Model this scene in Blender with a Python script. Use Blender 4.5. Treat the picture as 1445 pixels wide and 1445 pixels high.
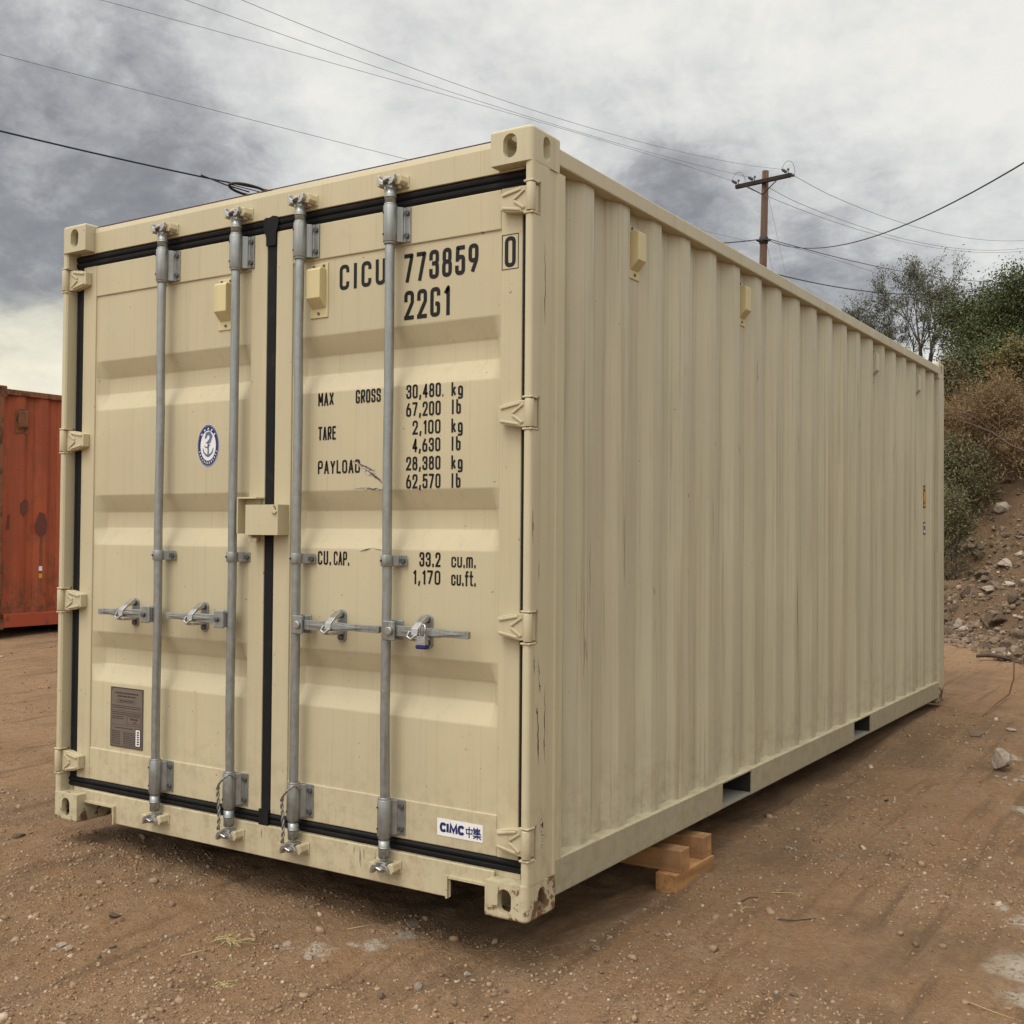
import bpy, bmesh, math, random
import numpy as np
from mathutils import Vector, Matrix, noise as mnoise
R = math.radians
random.seed(7); rng = np.random.default_rng(11)
scene = bpy.context.scene
COL = scene.collection
for o in list(bpy.data.objects): bpy.data.objects.remove(o)

# ------------------------------------------------------------------ camera
CAM = (1.9360, -3.1135, 1.2495); YAW, PITCH, ROLL = -0.57165, 0.02038, 0.00774; FPX = 1602.62
def cam_axes():
    f = Vector((math.sin(YAW)*math.cos(PITCH), math.cos(YAW)*math.cos(PITCH), math.sin(PITCH)))
    r = Vector((math.cos(YAW), -math.sin(YAW), 0)); u = r.cross(f)
    return r*math.cos(ROLL)+u*math.sin(ROLL), -r*math.sin(ROLL)+u*math.cos(ROLL), f
cr, cu, cf = cam_axes()
def pxdir(px, py):                       # direction of a photograph pixel, for placing clouds on the sky
    return (cf + cr*((px-722.5)/FPX) - cu*((py-722.5)/FPX)).normalized()
cd = bpy.data.cameras.new("camera"); cam = bpy.data.objects.new("camera", cd); COL.objects.link(cam)
m = Matrix.Identity(4)
for i, a in enumerate((cr, cu, -cf)):
    for j in range(3): m[j][i] = a[j]
for j in range(3): m[j][3] = CAM[j]
cam.matrix_world = m
cd.sensor_width = 36; cd.lens = 36*FPX/1445; cd.clip_start = .05; cd.clip_end = 3000
scene.camera = cam

# ------------------------------------------------------------------ exposure and light
scene.view_settings.view_transform = 'Standard'; scene.view_settings.look = 'None'
scene.view_settings.gamma = 1; scene.view_settings.exposure = 0.29
SUN_EL, SUN_AZ = R(60), R(188)           # sun seen from the scene: azimuth clockwise from +y (behind and left of the camera)
sun_dir = Vector((math.sin(SUN_AZ)*math.cos(SUN_EL), math.cos(SUN_AZ)*math.cos(SUN_EL), math.sin(SUN_EL)))
sl = bpy.data.lights.new("sun", 'SUN'); sl.energy = 1.15; sl.angle = R(26); sl.color = (1, .94, .84)
so = bpy.data.objects.new("sun", sl); COL.objects.link(so)
so.rotation_euler = (-sun_dir).to_track_quat('-Z', 'Y').to_euler()

class NT:                                 # small helper for node trees
    def __init__(s, tree): s.t = tree; s.n = tree.nodes; s.l = tree.links
    def add(s, typ, **kw):
        n = s.n.new(typ)
        for k, v in kw.items(): setattr(n, k, v)
        return n
    def put(s, sock, v):
        if isinstance(v, bpy.types.NodeSocket): s.l.new(v, sock)
        elif v is not None: sock.default_value = v
    def math(s, op, a, b=None, clamp=False):
        n = s.add('ShaderNodeMath', operation=op, use_clamp=clamp); s.put(n.inputs[0], a); s.put(n.inputs[1], b); return n.outputs[0]
    def vmath(s, op, a, b=None):
        n = s.add('ShaderNodeVectorMath', operation=op); s.put(n.inputs[0], a)
        if op == 'SCALE': s.put(n.inputs[3], b)
        else: s.put(n.inputs[1], b)
        return n.outputs['Value'] if op in ('DOT_PRODUCT', 'LENGTH', 'DISTANCE') else n.outputs[0]
    def rng(s, v, a, b, c=0., d=1., smooth=True):
        n = s.add('ShaderNodeMapRange', interpolation_type='SMOOTHSTEP' if smooth else 'LINEAR'); s.put(n.inputs[0], v)
        n.inputs[1].default_value = a; n.inputs[2].default_value = b; n.inputs[3].default_value = c; n.inputs[4].default_value = d
        return n.outputs[0]
    def noise(s, vec, scale, detail=5, rough=.55, dist=0.):
        n = s.add('ShaderNodeTexNoise'); s.put(n.inputs['Vector'], vec); n.inputs['Scale'].default_value = scale
        n.inputs['Detail'].default_value = detail; n.inputs['Roughness'].default_value = rough; n.inputs['Distortion'].default_value = dist
        return n
    def ramp(s, v, stops, interp='LINEAR'):
        n = s.add('ShaderNodeValToRGB'); n.color_ramp.interpolation = interp; e = n.color_ramp.elements
        while len(e) < len(stops): e.new(.5)
        for el, (p, c) in zip(e, stops): el.position = p; el.color = (*c, 1)
        s.put(n.inputs[0], v); return n.outputs[0]
    def mix(s, f, a, b, mode='MIX'):
        n = s.add('ShaderNodeMix', data_type='RGBA', blend_type=mode)
        s.put(n.inputs[0], f); 
        for sk, v in ((n.inputs[6], a), (n.inputs[7], b)):
            s.put(sk, (*v, 1) if isinstance(v, tuple) and len(v) == 3 else v)
        return n.outputs[2]
    def mapv(s, vec, scale=(1, 1, 1), loc=(0, 0, 0)):
        n = s.add('ShaderNodeMapping'); s.put(n.inputs[0], vec); n.inputs['Scale'].default_value = scale; n.inputs['Location'].default_value = loc
        return n.outputs[0]

def lin(r, g, b): return tuple(((c/255+.055)/1.055)**2.4 if c > 10 else c/255/12.92 for c in (r, g, b))

def make_world():
    w = bpy.data.worlds.new("World"); scene.world = w; w.use_nodes = True
    t = NT(w.node_tree); t.n.clear()
    out = t.add('ShaderNodeOutputWorld'); bg = t.add('ShaderNodeBackground'); bg.inputs[1].default_value = .1
    sky = t.add('ShaderNodeTexSky', sky_type='NISHITA'); sky.sun_disc = False
    sky.sun_elevation = SUN_EL; sky.sun_rotation = SUN_AZ; sky.air_density = 1.; sky.dust_density = 2.
    d = t.vmath('NORMALIZE', t.add('ShaderNodeTexCoord').outputs['Generated'])
    sep = t.add('ShaderNodeSeparateXYZ'); t.put(sep.inputs[0], d)
    zz = t.math('ADD', t.math('ABSOLUTE', sep.outputs[2]), .42)
    cp = t.vmath('SCALE', d, t.math('DIVIDE', 1., zz))              # a flat cloud layer seen in perspective
    wn = t.noise(cp, 1.7, 4, .55)
    warp = t.vmath('SCALE', t.vmath('SUBTRACT', wn.outputs['Color'], (.5, .5, .5)), .34)
    dw = t.vmath('NORMALIZE', t.vmath('ADD', d, warp))
    v = None
    def blob(px, py, rad, soft, wgt, vec=dw):
        nonlocal v
        c = t.vmath('DOT_PRODUCT', vec, tuple(pxdir(px, py)))
        k = t.rng(c, math.cos(R(rad+soft)), math.cos(R(max(rad-soft, 0.01))), 0, wgt)
        v = k if v is None else t.math('ADD', v, k)
    for b in BLOBS: blob(*b)
    # bank of bright cloud towards the hidden sun
    c = t.vmath('DOT_PRODUCT', d, tuple(sun_dir)); v = t.math('ADD', v, t.rng(c, .1, .95, 0, .45))
    n1 = t.noise(cp, 4.6, 10, .64, .3).outputs['Fac']
    n2 = t.noise(t.mapv(cp, loc=(3.1, 1.7, 0)), 15., 8, .68, .25).outputs['Fac']
    v = t.math('ADD', v, t.math('MULTIPLY', t.math('SUBTRACT', n1, .5), .72))
    v = t.math('ADD', v, t.math('MULTIPLY', t.math('SUBTRACT', n2, .5), .62))
    n3 = t.noise(t.vmath('SCALE', dw, 1.), 13, 9, .62, .15).outputs['Fac']
    v = t.math('ADD', v, t.math('MULTIPLY', t.math('SUBTRACT', n3, .5), .55))
    v = t.math('ADD', v, SKY_BASE)
    colr = t.ramp(v, [(0, (.20, .198, .207)), (.22, (.275, .275, .283)), (.42, (.43, .432, .435)), (.6, (.63, .635, .615)), (.8, (.77, .768, .735)), (1, (.88, .86, .80))])
    lobe = t.rng(t.vmath('DOT_PRODUCT', d, tuple((sun_dir+Vector((0, 0, .55))).normalized())), .35, 1., 1., 2.6)  # sky brightness added overhead and sunward, out of view, to lift ambient light
    glow = t.rng(t.vmath('DOT_PRODUCT', dw, tuple(pxdir(10, 530))), math.cos(R(7)), math.cos(R(1)), 0, .8)
    colr = t.mix(glow, colr, t.mix(1., colr, (1.06, 1.0, .80), 'MULTIPLY'))
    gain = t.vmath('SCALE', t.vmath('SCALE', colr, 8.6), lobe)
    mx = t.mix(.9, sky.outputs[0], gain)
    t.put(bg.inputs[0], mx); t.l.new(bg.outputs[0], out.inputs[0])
SKY_BASE = .83
#        px    py  radius soft weight
BLOBS = [(40, 230, 7, 7, -.30), (-150, 430, 9, 8, -.30), (330, 60, 3, 4, -.20), (560, 90, 2.5, 3, -.12), (30, 420, 4, 4, -.12), (150, 330, 4, 4, -.08),
         (1130, 340, 5.0, 4, -.44), (900, 290, 3.5, 4, -.24), (1330, 350, 3.5, 3, -.24), (650, 190, 2.5, 3, -.14),
         (1000, 40, 13, 10, .10), (20, 520, 4, 3.5, .50), (1440, 200, 6, 5, .08), (420, 200, 3, 3, .08)]
make_world()

# ------------------------------------------------------------------ materials
def material(name, base, rough=.6, metal=0., spec=.4, build=None, bump=None):
    mt = bpy.data.materials.new(name); mt.use_nodes = True
    t = NT(mt.node_tree); p = t.n['Principled BSDF']
    p.inputs['Base Color'].default_value = (*base, 1); p.inputs['Roughness'].default_value = rough
    p.inputs['Metallic'].default_value = metal; p.inputs['Specular IOR Level'].default_value = spec
    if build: build(t, p, t.add('ShaderNodeTexCoord').outputs['Object'])
    return mt
def bump(t, p, h, strength=.3, dist=.01):
    b = t.add('ShaderNodeBump'); b.inputs['Strength'].default_value = strength; b.inputs['Distance'].default_value = dist
    t.put(b.inputs['Height'], h); t.put(p.inputs['Normal'], b.outputs[0])

BEIGE = (.495, .432, .288)
def paint(base, streak=.12, dirt=(.30, .235, .15), dirt_amt=.2, specks=.0, pink=0.):
    def f(t, p, oc):
        a = t.noise(oc, 1.3, 5, .6).outputs['Fac']
        c = t.mix(t.rng(a, .35, .7, 0, 1), tuple(x*.95 for x in base), tuple(min(x*1.04, 1) for x in base))
        st = t.noise(t.mapv(oc, (26, 26, .5)), 1, 8, .68).outputs['Fac']
        c = t.mix(t.rng(st, .52, .70, 0, streak*1.5), c, dirt)
        st2 = t.noise(t.mapv(oc, (95, 95, .9), (3, 5, 1)), 1, 6, .68).outputs['Fac']
        c = t.mix(t.rng(st2, .56, .68, 0, streak*1.5), c, tuple(x*.75 for x in dirt))
        if pink:
            pk = t.noise(t.mapv(oc, (7, 7, .35), (7, 1, 2)), 1, 7, .66).outputs['Fac']
            c = t.mix(t.rng(pk, .48, .68, 0, pink), c, (.43, .35, .255))
            gk = t.noise(t.mapv(oc, (8, 8, .5), (1, 9, 4)), 1, 7, .66).outputs['Fac']
            c = t.mix(t.rng(gk, .54, .72, 0, pink*1.1), c, (.33, .32, .235))
        dn = t.noise(oc, 5.5, 7, .68, .4).outputs['Fac']
        c = t.mix(t.rng(dn, .6, .78, 0, dirt_amt), c, dirt)
        sepz = t.add('ShaderNodeSeparateXYZ'); t.put(sepz.inputs[0], oc); sn = t.noise(oc, 16, 8, .72).outputs['Fac']
        spl = t.math('MULTIPLY', t.rng(sepz.outputs[2], .62, .06, 0, 1), t.rng(sn, .44, .66, 0, .42))
        c = t.mix(spl, c, (.25, .175, .11))
        if specks:
            sp = t.noise(oc, 60, 2, .5).outputs['Fac']
            c = t.mix(t.rng(sp, .745, .77, 0, specks), c, (.06, .045, .035))
        t.put(p.inputs['Base Color'], c)
        t.put(p.inputs['Roughness'], t.rng(dn, .3, .7, .40, .62))
        w = t.noise(oc, 2.3, 3, .5).outputs['Fac']; fine = t.noise(oc, 160, 2, .5).outputs['Fac']
        bump(t, p, t.math('ADD', t.math('MULTIPLY', w, 1.), t.math('MULTIPLY', fine, .02)), .22, .012)
    return f
def chipped(base):
    g = paint(base, .18, dirt_amt=.35, specks=.5)
    def f(t, p, oc):
        g(t, p, oc)
        c0 = p.inputs['Base Color'].links[0].from_socket
        n = t.noise(oc, 15, 9, .72, .5).outputs['Fac']
        sep = t.add('ShaderNodeSeparateXYZ'); t.put(sep.inputs[0], oc)
        low = t.rng(sep.outputs[2], .0, .16, .07, -.03)
        right = t.rng(sep.outputs[0], -.08, .01, 0., .05)
        back = t.rng(sep.outputs[1], .13, .18, 0., .09)
        n = t.math('ADD', n, t.math('ADD', low, t.math('ADD', right, back)))
        rust = t.mix(t.noise(oc, 60, 4).outputs['Fac'], (.055, .028, .016), (.20, .085, .035))
        t.put(p.inputs['Base Color'], t.mix(t.rng(n, .60, .635, 0, .92), c0, rust))
    return f
M = {}
M['paint'] = material('beige_paint', BEIGE, .5, build=paint(BEIGE, .13, dirt_amt=.16, specks=.6))
M['side'] = material('weathered_side_paint', BEIGE, .55, build=paint((.485, .452, .328), .34, dirt_amt=.16, specks=.4, pink=.30))
M['post'] = material('post_paint', BEIGE, .5, build=paint((.505, .452, .305), .18, dirt_amt=.22, specks=.8, pink=.15))
M['cast'] = material('chipped_casting_paint', BEIGE, .55, build=chipped((.495, .442, .298)))
M['topcast'] = material('top_casting_paint', BEIGE, .55, build=paint((.485, .436, .30), .16, (.2, .15, .10), .5, .7))
M['rustline'] = material('red_rust_line', (.13, .06, .035), .8)
M['rail'] = material('rail_paint', BEIGE, .55, build=paint((.47, .42, .29), .16, (.12, .095, .065), .45, .9))
M['flange'] = material('grey_flange', (.26, .25, .21), .6)
M['ledge'] = material('sealant_ledge', (.55, .49, .36), .6, build=paint((.46, .41, .275), .1, dirt_amt=.5))
M['lowrail'] = material('shaded_rail_paint', BEIGE, .55, build=paint((.36, .33, .235), .14, (.13, .105, .075), .35, .5))  # rail paint darkened: shade on the low face is in the colour
M['cream'] = material('cream_plastic', (.58, .5, .28), .4, build=paint((.575, .49, .275), .12, dirt_amt=.2))
def galv(t, p, oc):
    a = t.noise(oc, 38, 4, .6).outputs['Fac']; b = t.noise(t.mapv(oc, (60, 60, 3)), 1, 4, .6).outputs['Fac']
    c = t.mix(a, (.23, .245, .247), (.38, .395, .39)); c = t.mix(t.rng(b, .5, .72, 0, .7), c, (.20, .19, .17)); c = t.mix(t.rng(t.noise(oc, 11, 6, .7).outputs['Fac'], .56, .7, 0, .5), c, (.25, .21, .16))
    t.put(p.inputs['Base Color'], c); t.put(p.inputs['Roughness'], t.rng(a, .3, .7, .30, .48))
M['galv'] = material('galvanised_steel', (.33, .34, .36), .45, .65, build=galv)
M['zinc'] = material('bright_zinc', (.52, .53, .54), .33, .85, build=lambda t, p, oc: t.put(p.inputs['Base Color'], t.mix(t.noise(oc, 55, 3).outputs['Fac'], (.28, .28, .28), (.55, .55, .54))))
M['rubber'] = material('black_rubber', (.010, .010, .011), .7, spec=.2, build=lambda t, p, oc: t.put(p.inputs['Base Color'], t.mix(t.rng(t.noise(oc, 9, 6, .7).outputs['Fac'], .52, .75, 0, .3), (.009, .009, .010), (.045, .042, .037))))
M['ink'] = material('black_lettering', (.009, .009, .010), .55, spec=.25)
M['navy'] = material('navy_print', (.012, .02, .11), .45)
M['steelblue'] = material('grey_blue_print', (.10, .13, .24), .5)
M['white'] = material('white_vinyl', (.74, .74, .74), .45, build=lambda t, p, oc: t.put(p.inputs['Base Color'], t.mix(t.noise(oc, 18, 5).outputs['Fac'], (.66, .66, .66), (.79, .79, .79))))
M['plate'] = material('grey_brown_plate', (.17, .135, .115), .45, .3, build=lambda t, p, oc: t.put(p.inputs['Base Color'], t.mix(t.noise(oc, 30, 5).outputs['Fac'], (.15, .12, .105), (.21, .17, .145))))
M['plateink'] = material('plate_print', (.035, .028, .026), .5)
M['yellow'] = material('yellow_sticker', (.55, .30, .02), .5)
M['dark'] = material('dark_bare_steel', (.035, .033, .032), .6, .3)
M['under'] = material('shaded_underside', (.022, .02, .018), .9)  # near black: shade under the floor and inside fork pockets is in the colour
M['pin'] = material('bolt_steel', (.12, .12, .12), .5, .7)
M['blue'] = material('blue_plastic', (.014, .017, .11), .45)
def wood(t, p, oc):
    w = t.noise(t.mapv(oc, (2.2, 26, 26)), 1, 5, .6, .6).outputs['Fac']; a = t.noise(oc, 6, 4).outputs['Fac']
    c = t.mix(t.rng(w, .35, .7), (.44, .235, .090), (.28, .14, .055)); c = t.mix(t.rng(a, .42, .68, 0, .6), c, (.20, .12, .07)); c = t.mix(t.rng(t.noise(oc, 40, 5, .7).outputs['Fac'], .56, .7, 0, .6), c, (.09, .06, .04))
    t.put(p.inputs['Base Color'], c); bump(t, p, w, .35, .004)
M['wood'] = material('fresh_timber', (.42, .22, .09), .7, build=wood)
def red_paint(t, p, oc):
    a = t.noise(t.mapv(oc, (5, 5, .7)), 1, 6, .65).outputs['Fac']; b = t.noise(oc, 6, 8, .72, .6).outputs['Fac']
    c = t.mix(t.rng(a, .35, .7), (.36, .080, .030), (.27, .058, .024))
    c = t.mix(t.rng(b, .50, .66, 0, .55), c, (.17, .07, .034)); c = t.mix(t.rng(t.noise(t.mapv(oc, (16, 16, .9)), 1, 8, .72).outputs['Fac'], .56, .68, 0, .75), c, (.085, .038, .02)); c = t.mix(t.rng(t.noise(oc, 26, 8, .75).outputs['Fac'], .60, .66, 0, .7), c, (.05, .024, .014)); sz = t.add('ShaderNodeSeparateXYZ'); t.put(sz.inputs[0], oc); c = t.mix(t.math('MULTIPLY', t.rng(sz.outputs[2], .75, .15), t.rng(t.noise(oc, 12, 8, .72).outputs['Fac'], .40, .62, 0, .75)), c, (.10, .042, .022)); t.put(p.inputs['Base Color'], c)
M['red'] = material('rusty_red_paint', (.2, .04, .02), .65, build=red_paint)
def rust_paint(t, p, oc):
    b = t.noise(t.mapv(oc, (1, 1, .5)), 9, 9, .75, .7).outputs['Fac']
    c = t.ramp(b, [(.3, (.24, .055, .028)), (.48, (.21, .085, .038)), (.58, (.09, .04, .022)), (.75, (.035, .018, .012))]); t.put(p.inputs['Base Color'], c)
M['rust'] = material('rust_and_red_paint', (.1, .04, .02), .8, build=rust_paint)
M['redrail'] = material('bright_red_rail', (.24, .035, .02), .6, build=lambda t, p, oc: t.put(p.inputs['Base Color'], t.mix(t.rng(t.noise(oc, 7, 7, .7).outputs['Fac'], .55, .7), (.34, .066, .028), (.13, .045, .024))))
M['patch'] = material('dark_patch', (.12, .036, .026), .7)
def pole_wood(t, p, oc):
    w = t.noise(t.mapv(oc, (18, 18, .5)), 1, 5, .6).outputs['Fac']
    t.put(p.inputs['Base Color'], t.mix(t.rng(w, .3, .72), (.135, .072, .046), (.05, .03, .021)))
M['pole'] = material('weathered_pole', (.12, .06, .04), .85, build=pole_wood)
M['arm'] = material('dark_crossarm', (.026, .017, .013), .85)
M['wire'] = material('dark_wire', (.02, .02, .02), .6)
M['wiregrey'] = material('grey_wire', (.17, .17, .175), .5)
M['insul'] = material('porcelain', (.09, .10, .10), .3)

# ------------------------------------------------------------------ mesh helpers
def np_mesh(name, V, F, mat=None, smooth=False):
    V = np.asarray(V, np.float32); F = np.asarray(F, np.int32); k = F.shape[1]
    me = bpy.data.meshes.new(name); me.vertices.add(len(V)); me.vertices.foreach_set('co', V.ravel())
    me.loops.add(F.size); me.loops.foreach_set('vertex_index', F.ravel())
    me.polygons.add(len(F)); me.polygons.foreach_set('loop_start', np.arange(0, F.size, k, dtype=np.int32))
    me.polygons.foreach_set('loop_total', np.full(len(F), k, np.int32))
    if smooth: me.polygons.foreach_set('use_smooth', np.ones(len(F), bool))
    me.update(calc_edges=True)
    if mat: me.materials.append(mat)
    return me
def link(name, me, parent=None):
    o = bpy.data.objects.new(name, me); COL.objects.link(o)
    if parent: o.parent = parent
    return o
def tag(o, label=None, cat=None, group=None, kind=None):
    if label: o['label'] = label
    if cat: o['category'] = cat
    if group: o['group'] = group
    if kind: o['kind'] = kind
    return o
def empty(name, loc=(0, 0, 0), label=None, cat=None, group=None):
    o = bpy.data.objects.new(name, None); COL.objects.link(o); o.location = loc; o.empty_display_size = .2
    return tag(o, label, cat, group)

class MB:
    def __init__(s): s.v = []; s.f = []; s.m = []; s.sm = []; s.mi = 0; s.smooth = False
    def face(s, idx): s.f.append(idx); s.m.append(s.mi); s.sm.append(s.smooth)
    def add(s, pts, faces):
        b = len(s.v); s.v += [tuple(p) for p in pts]
        for f in faces: s.face([b+i for i in f])
    def box(s, x0, x1, y0, y1, z0, z1):
        s.add([(x0, y0, z0), (x1, y0, z0), (x1, y1, z0), (x0, y1, z0), (x0, y0, z1), (x1, y0, z1), (x1, y1, z1), (x0, y1, z1)],
              [(0, 3, 2, 1), (4, 5, 6, 7), (0, 1, 5, 4), (1, 2, 6, 5), (2, 3, 7, 6), (3, 0, 4, 7)]); return s
    def prism(s, poly, axis, a, b):      # poly: list of 2-D points in the two other axes (cyclic order)
        n = len(poly)
        def P(u, v, w): return {0: (w, u, v), 1: (v, w, u), 2: (u, v, w)}[axis]
        area = sum(poly[i][0]*poly[(i+1) % n][1]-poly[(i+1) % n][0]*poly[i][1] for i in range(n))
        if area < 0: poly = poly[::-1]
        s.add([P(u, v, a) for u, v in poly]+[P(u, v, b) for u, v in poly],
              [tuple(range(n-1, -1, -1)), tuple(range(n, 2*n))]+[(i, (i+1) % n, n+(i+1) % n, n+i) for i in range(n)]); return s
    def tube(s, pts, rad, seg=12, cap=True):
        pts = [Vector(p) for p in pts]; n = len(pts)
        if not isinstance(rad, (list, tuple)): rad = [rad]*n
        b = len(s.v); prev = None; os = s.smooth
        for i, p in enumerate(pts):
            d = (pts[min(i+1, n-1)]-pts[max(i-1, 0)]).normalized()
            if prev is None: a = d.orthogonal().normalized()
            else: a = (prev-d*prev.dot(d)); a = a.normalized() if a.length > 1e-6 else d.orthogonal().normalized()
            prev = a; c = d.cross(a)
            for k in range(seg):
                t = 2*math.pi*k/seg; s.v.append(tuple(p+(a*math.cos(t)+c*math.sin(t))*rad[i]))
        s.smooth = seg > 4
        for i in range(n-1):
            for k in range(seg):
                k2 = (k+1) % seg; s.face([b+i*seg+k, b+i*seg+k2, b+(i+1)*seg+k2, b+(i+1)*seg+k])
        s.smooth = os
        if cap: s.face([b+k for k in range(seg-1, -1, -1)]); s.face([b+(n-1)*seg+k for k in range(seg)])
        return s
    def ribbon(s, pts, w, y, closed=False):    # flat ribbon in the xz plane at depth y, facing -y
        P = [Vector((p[0], p[1])) for p in pts]; n = len(P); L = []; Rr = []
        ww = w if isinstance(w, list) else [w]*n
        for i in range(n):
            a = P[i-1] if (closed or i > 0) else None; c = P[(i+1) % n] if (closed or i < n-1) else None
            d1 = (P[i]-a).normalized() if a is not None else None; d2 = (c-P[i]).normalized() if c is not None else None
            if d1 is None: d1 = d2
            if d2 is None: d2 = d1
            n1 = Vector((-d1.y, d1.x)); n2 = Vector((-d2.y, d2.x)); mm = n1+n2
            if mm.length < 1e-6: mm = n1
            mm.normalize(); k = min(1/max(mm.dot(n1), .3), 1.8)
            L.append(P[i]+mm*(ww[i]*.5*k)); Rr.append(P[i]-mm*(ww[i]*.5*k))
        b = len(s.v)
        for l, r in zip(L, Rr): s.v.append((l.x, y, l.y)); s.v.append((r.x, y, r.y))
        for i in range(n if closed else n-1):
            j = (i+1) % n; s.face([b+2*i, b+2*i+1, b+2*j+1, b+2*j])
        return s
    def disc(s, cx, cz, rx, rz, y, seg=32, hole=0.):
        pts = [(cx+rx*math.cos(2*math.pi*k/seg), y, cz+rz*math.sin(2*math.pi*k/seg)) for k in range(seg)]
        if not hole: s.add(pts, [tuple(range(seg))])
        else:
            s.add(pts+[(cx+rx*hole*math.cos(2*math.pi*k/seg), y, cz+rz*hole*math.sin(2*math.pi*k/seg)) for k in range(seg)],
                  [(k, (k+1) % seg, seg+(k+1) % seg, seg+k) for k in range(seg)])
        return s
    def xf(s, fn, start=0):
        for i in range(start, len(s.v)): s.v[i] = tuple(fn(s.v[i]))
        return s
    def mirror_x(s, c):
        s.v = [(2*c-x, y, z) for x, y, z in s.v]; s.f = [f[::-1] for f in s.f]; return s
    def mesh(s, name, mats):
        me = bpy.data.meshes.new(name); me.from_pydata(s.v, [], s.f)
        for mt in (mats if isinstance(mats, (list, tuple)) else [mats]): me.materials.append(mt)
        me.polygons.foreach_set('material_index', s.m); me.polygons.foreach_set('use_smooth', s.sm); me.update(); return me
    def build(s, name, mats, parent=None, bevel=0., seg=2):
        o = link(name, s.mesh(name, mats), parent)
        if bevel:
            md = o.modifiers.new('bevel', 'BEVEL'); md.width = bevel; md.segments = seg; md.limit_method = 'ANGLE'; md.angle_limit = R(35); md.use_clamp_overlap = True
        return o
def bool_cut(me_a, cutters, name):
    """difference of meshes, baked to a plain mesh"""
    oa = bpy.data.objects.new('t', me_a); COL.objects.link(oa); tmp = []
    for me_b in cutters:
        ob = bpy.data.objects.new('t', me_b); COL.objects.link(ob); tmp.append(ob)
        md = oa.modifiers.new('b', 'BOOLEAN'); md.operation = 'DIFFERENCE'; md.solver = 'EXACT'; md.object = ob
    dg = bpy.context.evaluated_depsgraph_get(); dg.update()
    me = bpy.data.meshes.new_from_object(oa.evaluated_get(dg)); me.name = name
    for ob in tmp+[oa]: bpy.data.objects.remove(ob)
    return me
def stadium(w, h, n=10):
    r = min(w, h)/2; out = []
    for k in range(2*n):
        a = math.pi*2*(k+.5)/(2*n); x = r*math.cos(a); z = r*math.sin(a)
        x += math.copysign(max(w/2-r, 0), x); z += math.copysign(max(h/2-r, 0), z); out.append((x, z))
    return out

# ------------------------------------------------------------------ terrain
def vnoise(x, y, seed=0):
    xi = np.floor(x).astype(np.int64); yi = np.floor(y).astype(np.int64); fx = x-xi; fy = y-yi
    fx = fx*fx*fx*(fx*(fx*6-15)+10); fy = fy*fy*fy*(fy*(fy*6-15)+10)
    def h(a, b):
        n = (a*374761393+b*668265263+seed*1442695041) & 0x7fffffff
        n = ((n ^ (n >> 13))*1274126177) & 0x7fffffff
        n = ((n ^ (n >> 15))*2246822519) & 0x7fffffff
        return ((n ^ (n >> 16)) & 0xffff)/65535.*2-1
    return (h(xi, yi)*(1-fx)+h(xi+1, yi)*fx)*(1-fy)+(h(xi, yi+1)*(1-fx)+h(xi+1, yi+1)*fx)*fy
def fbm(x, y, sc, octv, seed, gain=.5):
    t = 0; a = 1.
    for o in range(octv): t = t+a*vnoise(x*sc*2**o+o*17.3, y*sc*2**o-o*9.1, seed+o); a *= gain
    return t
def smooth_ground(x, y):
    x = np.asarray(x, float); y = np.asarray(y, float)
    xm = np.clip(-x, 0, 2.4); fx = .055*xm-.03*np.clip(x, 0, 4)+.023*np.clip(-x-2.4, 0, 9)
    ys = .032-.0092*xm
    return -.215+fx+ys*np.clip(y, -4, 9)
def ground_h(x, y):
    x = np.asarray(x, float); y = np.asarray(y, float)
    d = np.sqrt((x-CAM[0])**2+(y-CAM[1])**2)
    h = smooth_ground(x, y)+.020*fbm(x, y, .8, 3, 1)+.009*fbm(x, y, 4., 3, 5)+.0055*fbm(x, y, 17., 2, 9)*np.clip(1.5-d/9, 0, 1)
    # wheel ruts that run past the doors and along the right side
    u = (x*.52-y*.85); h = h+.008*fbm(u*1., (x*.85+y*.52)*.12, 3.2, 3, 21)*np.exp(-((y+.7)/1.0)**2)*(x < 1.5)
    xt = x-.18*y; h = h+.014*fbm(xt*7., y*.45, 1., 3, 61)*np.exp(-((y-.2)/2.2)**2)*np.clip(1-np.abs(xt)/3, 0, 1)
    h = h-.02*np.exp(-((u-.62)/.12)**2)*np.exp(-((y+.5)/.8)**2)
    r2 = np.maximum(np.abs(x-.006)-.05, 0)**2+np.maximum(np.abs(y-1.225)-.19, 0)**2; h = h+.014*np.exp(-r2/.0016)
    return h
B0 = np.array([.3, 7.8]); BT = np.array([-.362, .932]); BN = np.array([.932, .362])
def hill_h(x, y, rough=1.):
    x = np.asarray(x, float); y = np.asarray(y, float)
    s = (x-B0[0])*BN[0]+(y-B0[1])*BN[1]; s2 = (x+1.25)*.24+(y-12.3)*.97
    k = .8; mx = np.maximum(s, s2); s = mx+k*np.log1p(np.exp(-np.abs(s-s2)/k))-k*.25
    s = s+.35*fbm(x, y, .55, 2, 31)
    sp = np.clip(s, 0, None); prof = np.where(sp < .6, .6*sp*sp, .216+.72*(sp-.6))
    prof = np.where(sp > 5, .216+.72*4.4+.13*(sp-5), prof)
    h = smooth_ground(x, y)+prof+np.where(s < 0, .4*np.clip(s, -1, 0), 0)
    lum = np.clip(s*1.2, 0, 1)
    return h+rough*lum*(.20*fbm(x, y, .7, 3, 41)+.09*fbm(x, y, 2.6, 3, 45)+.035*fbm(x, y, 9., 2, 48))

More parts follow.
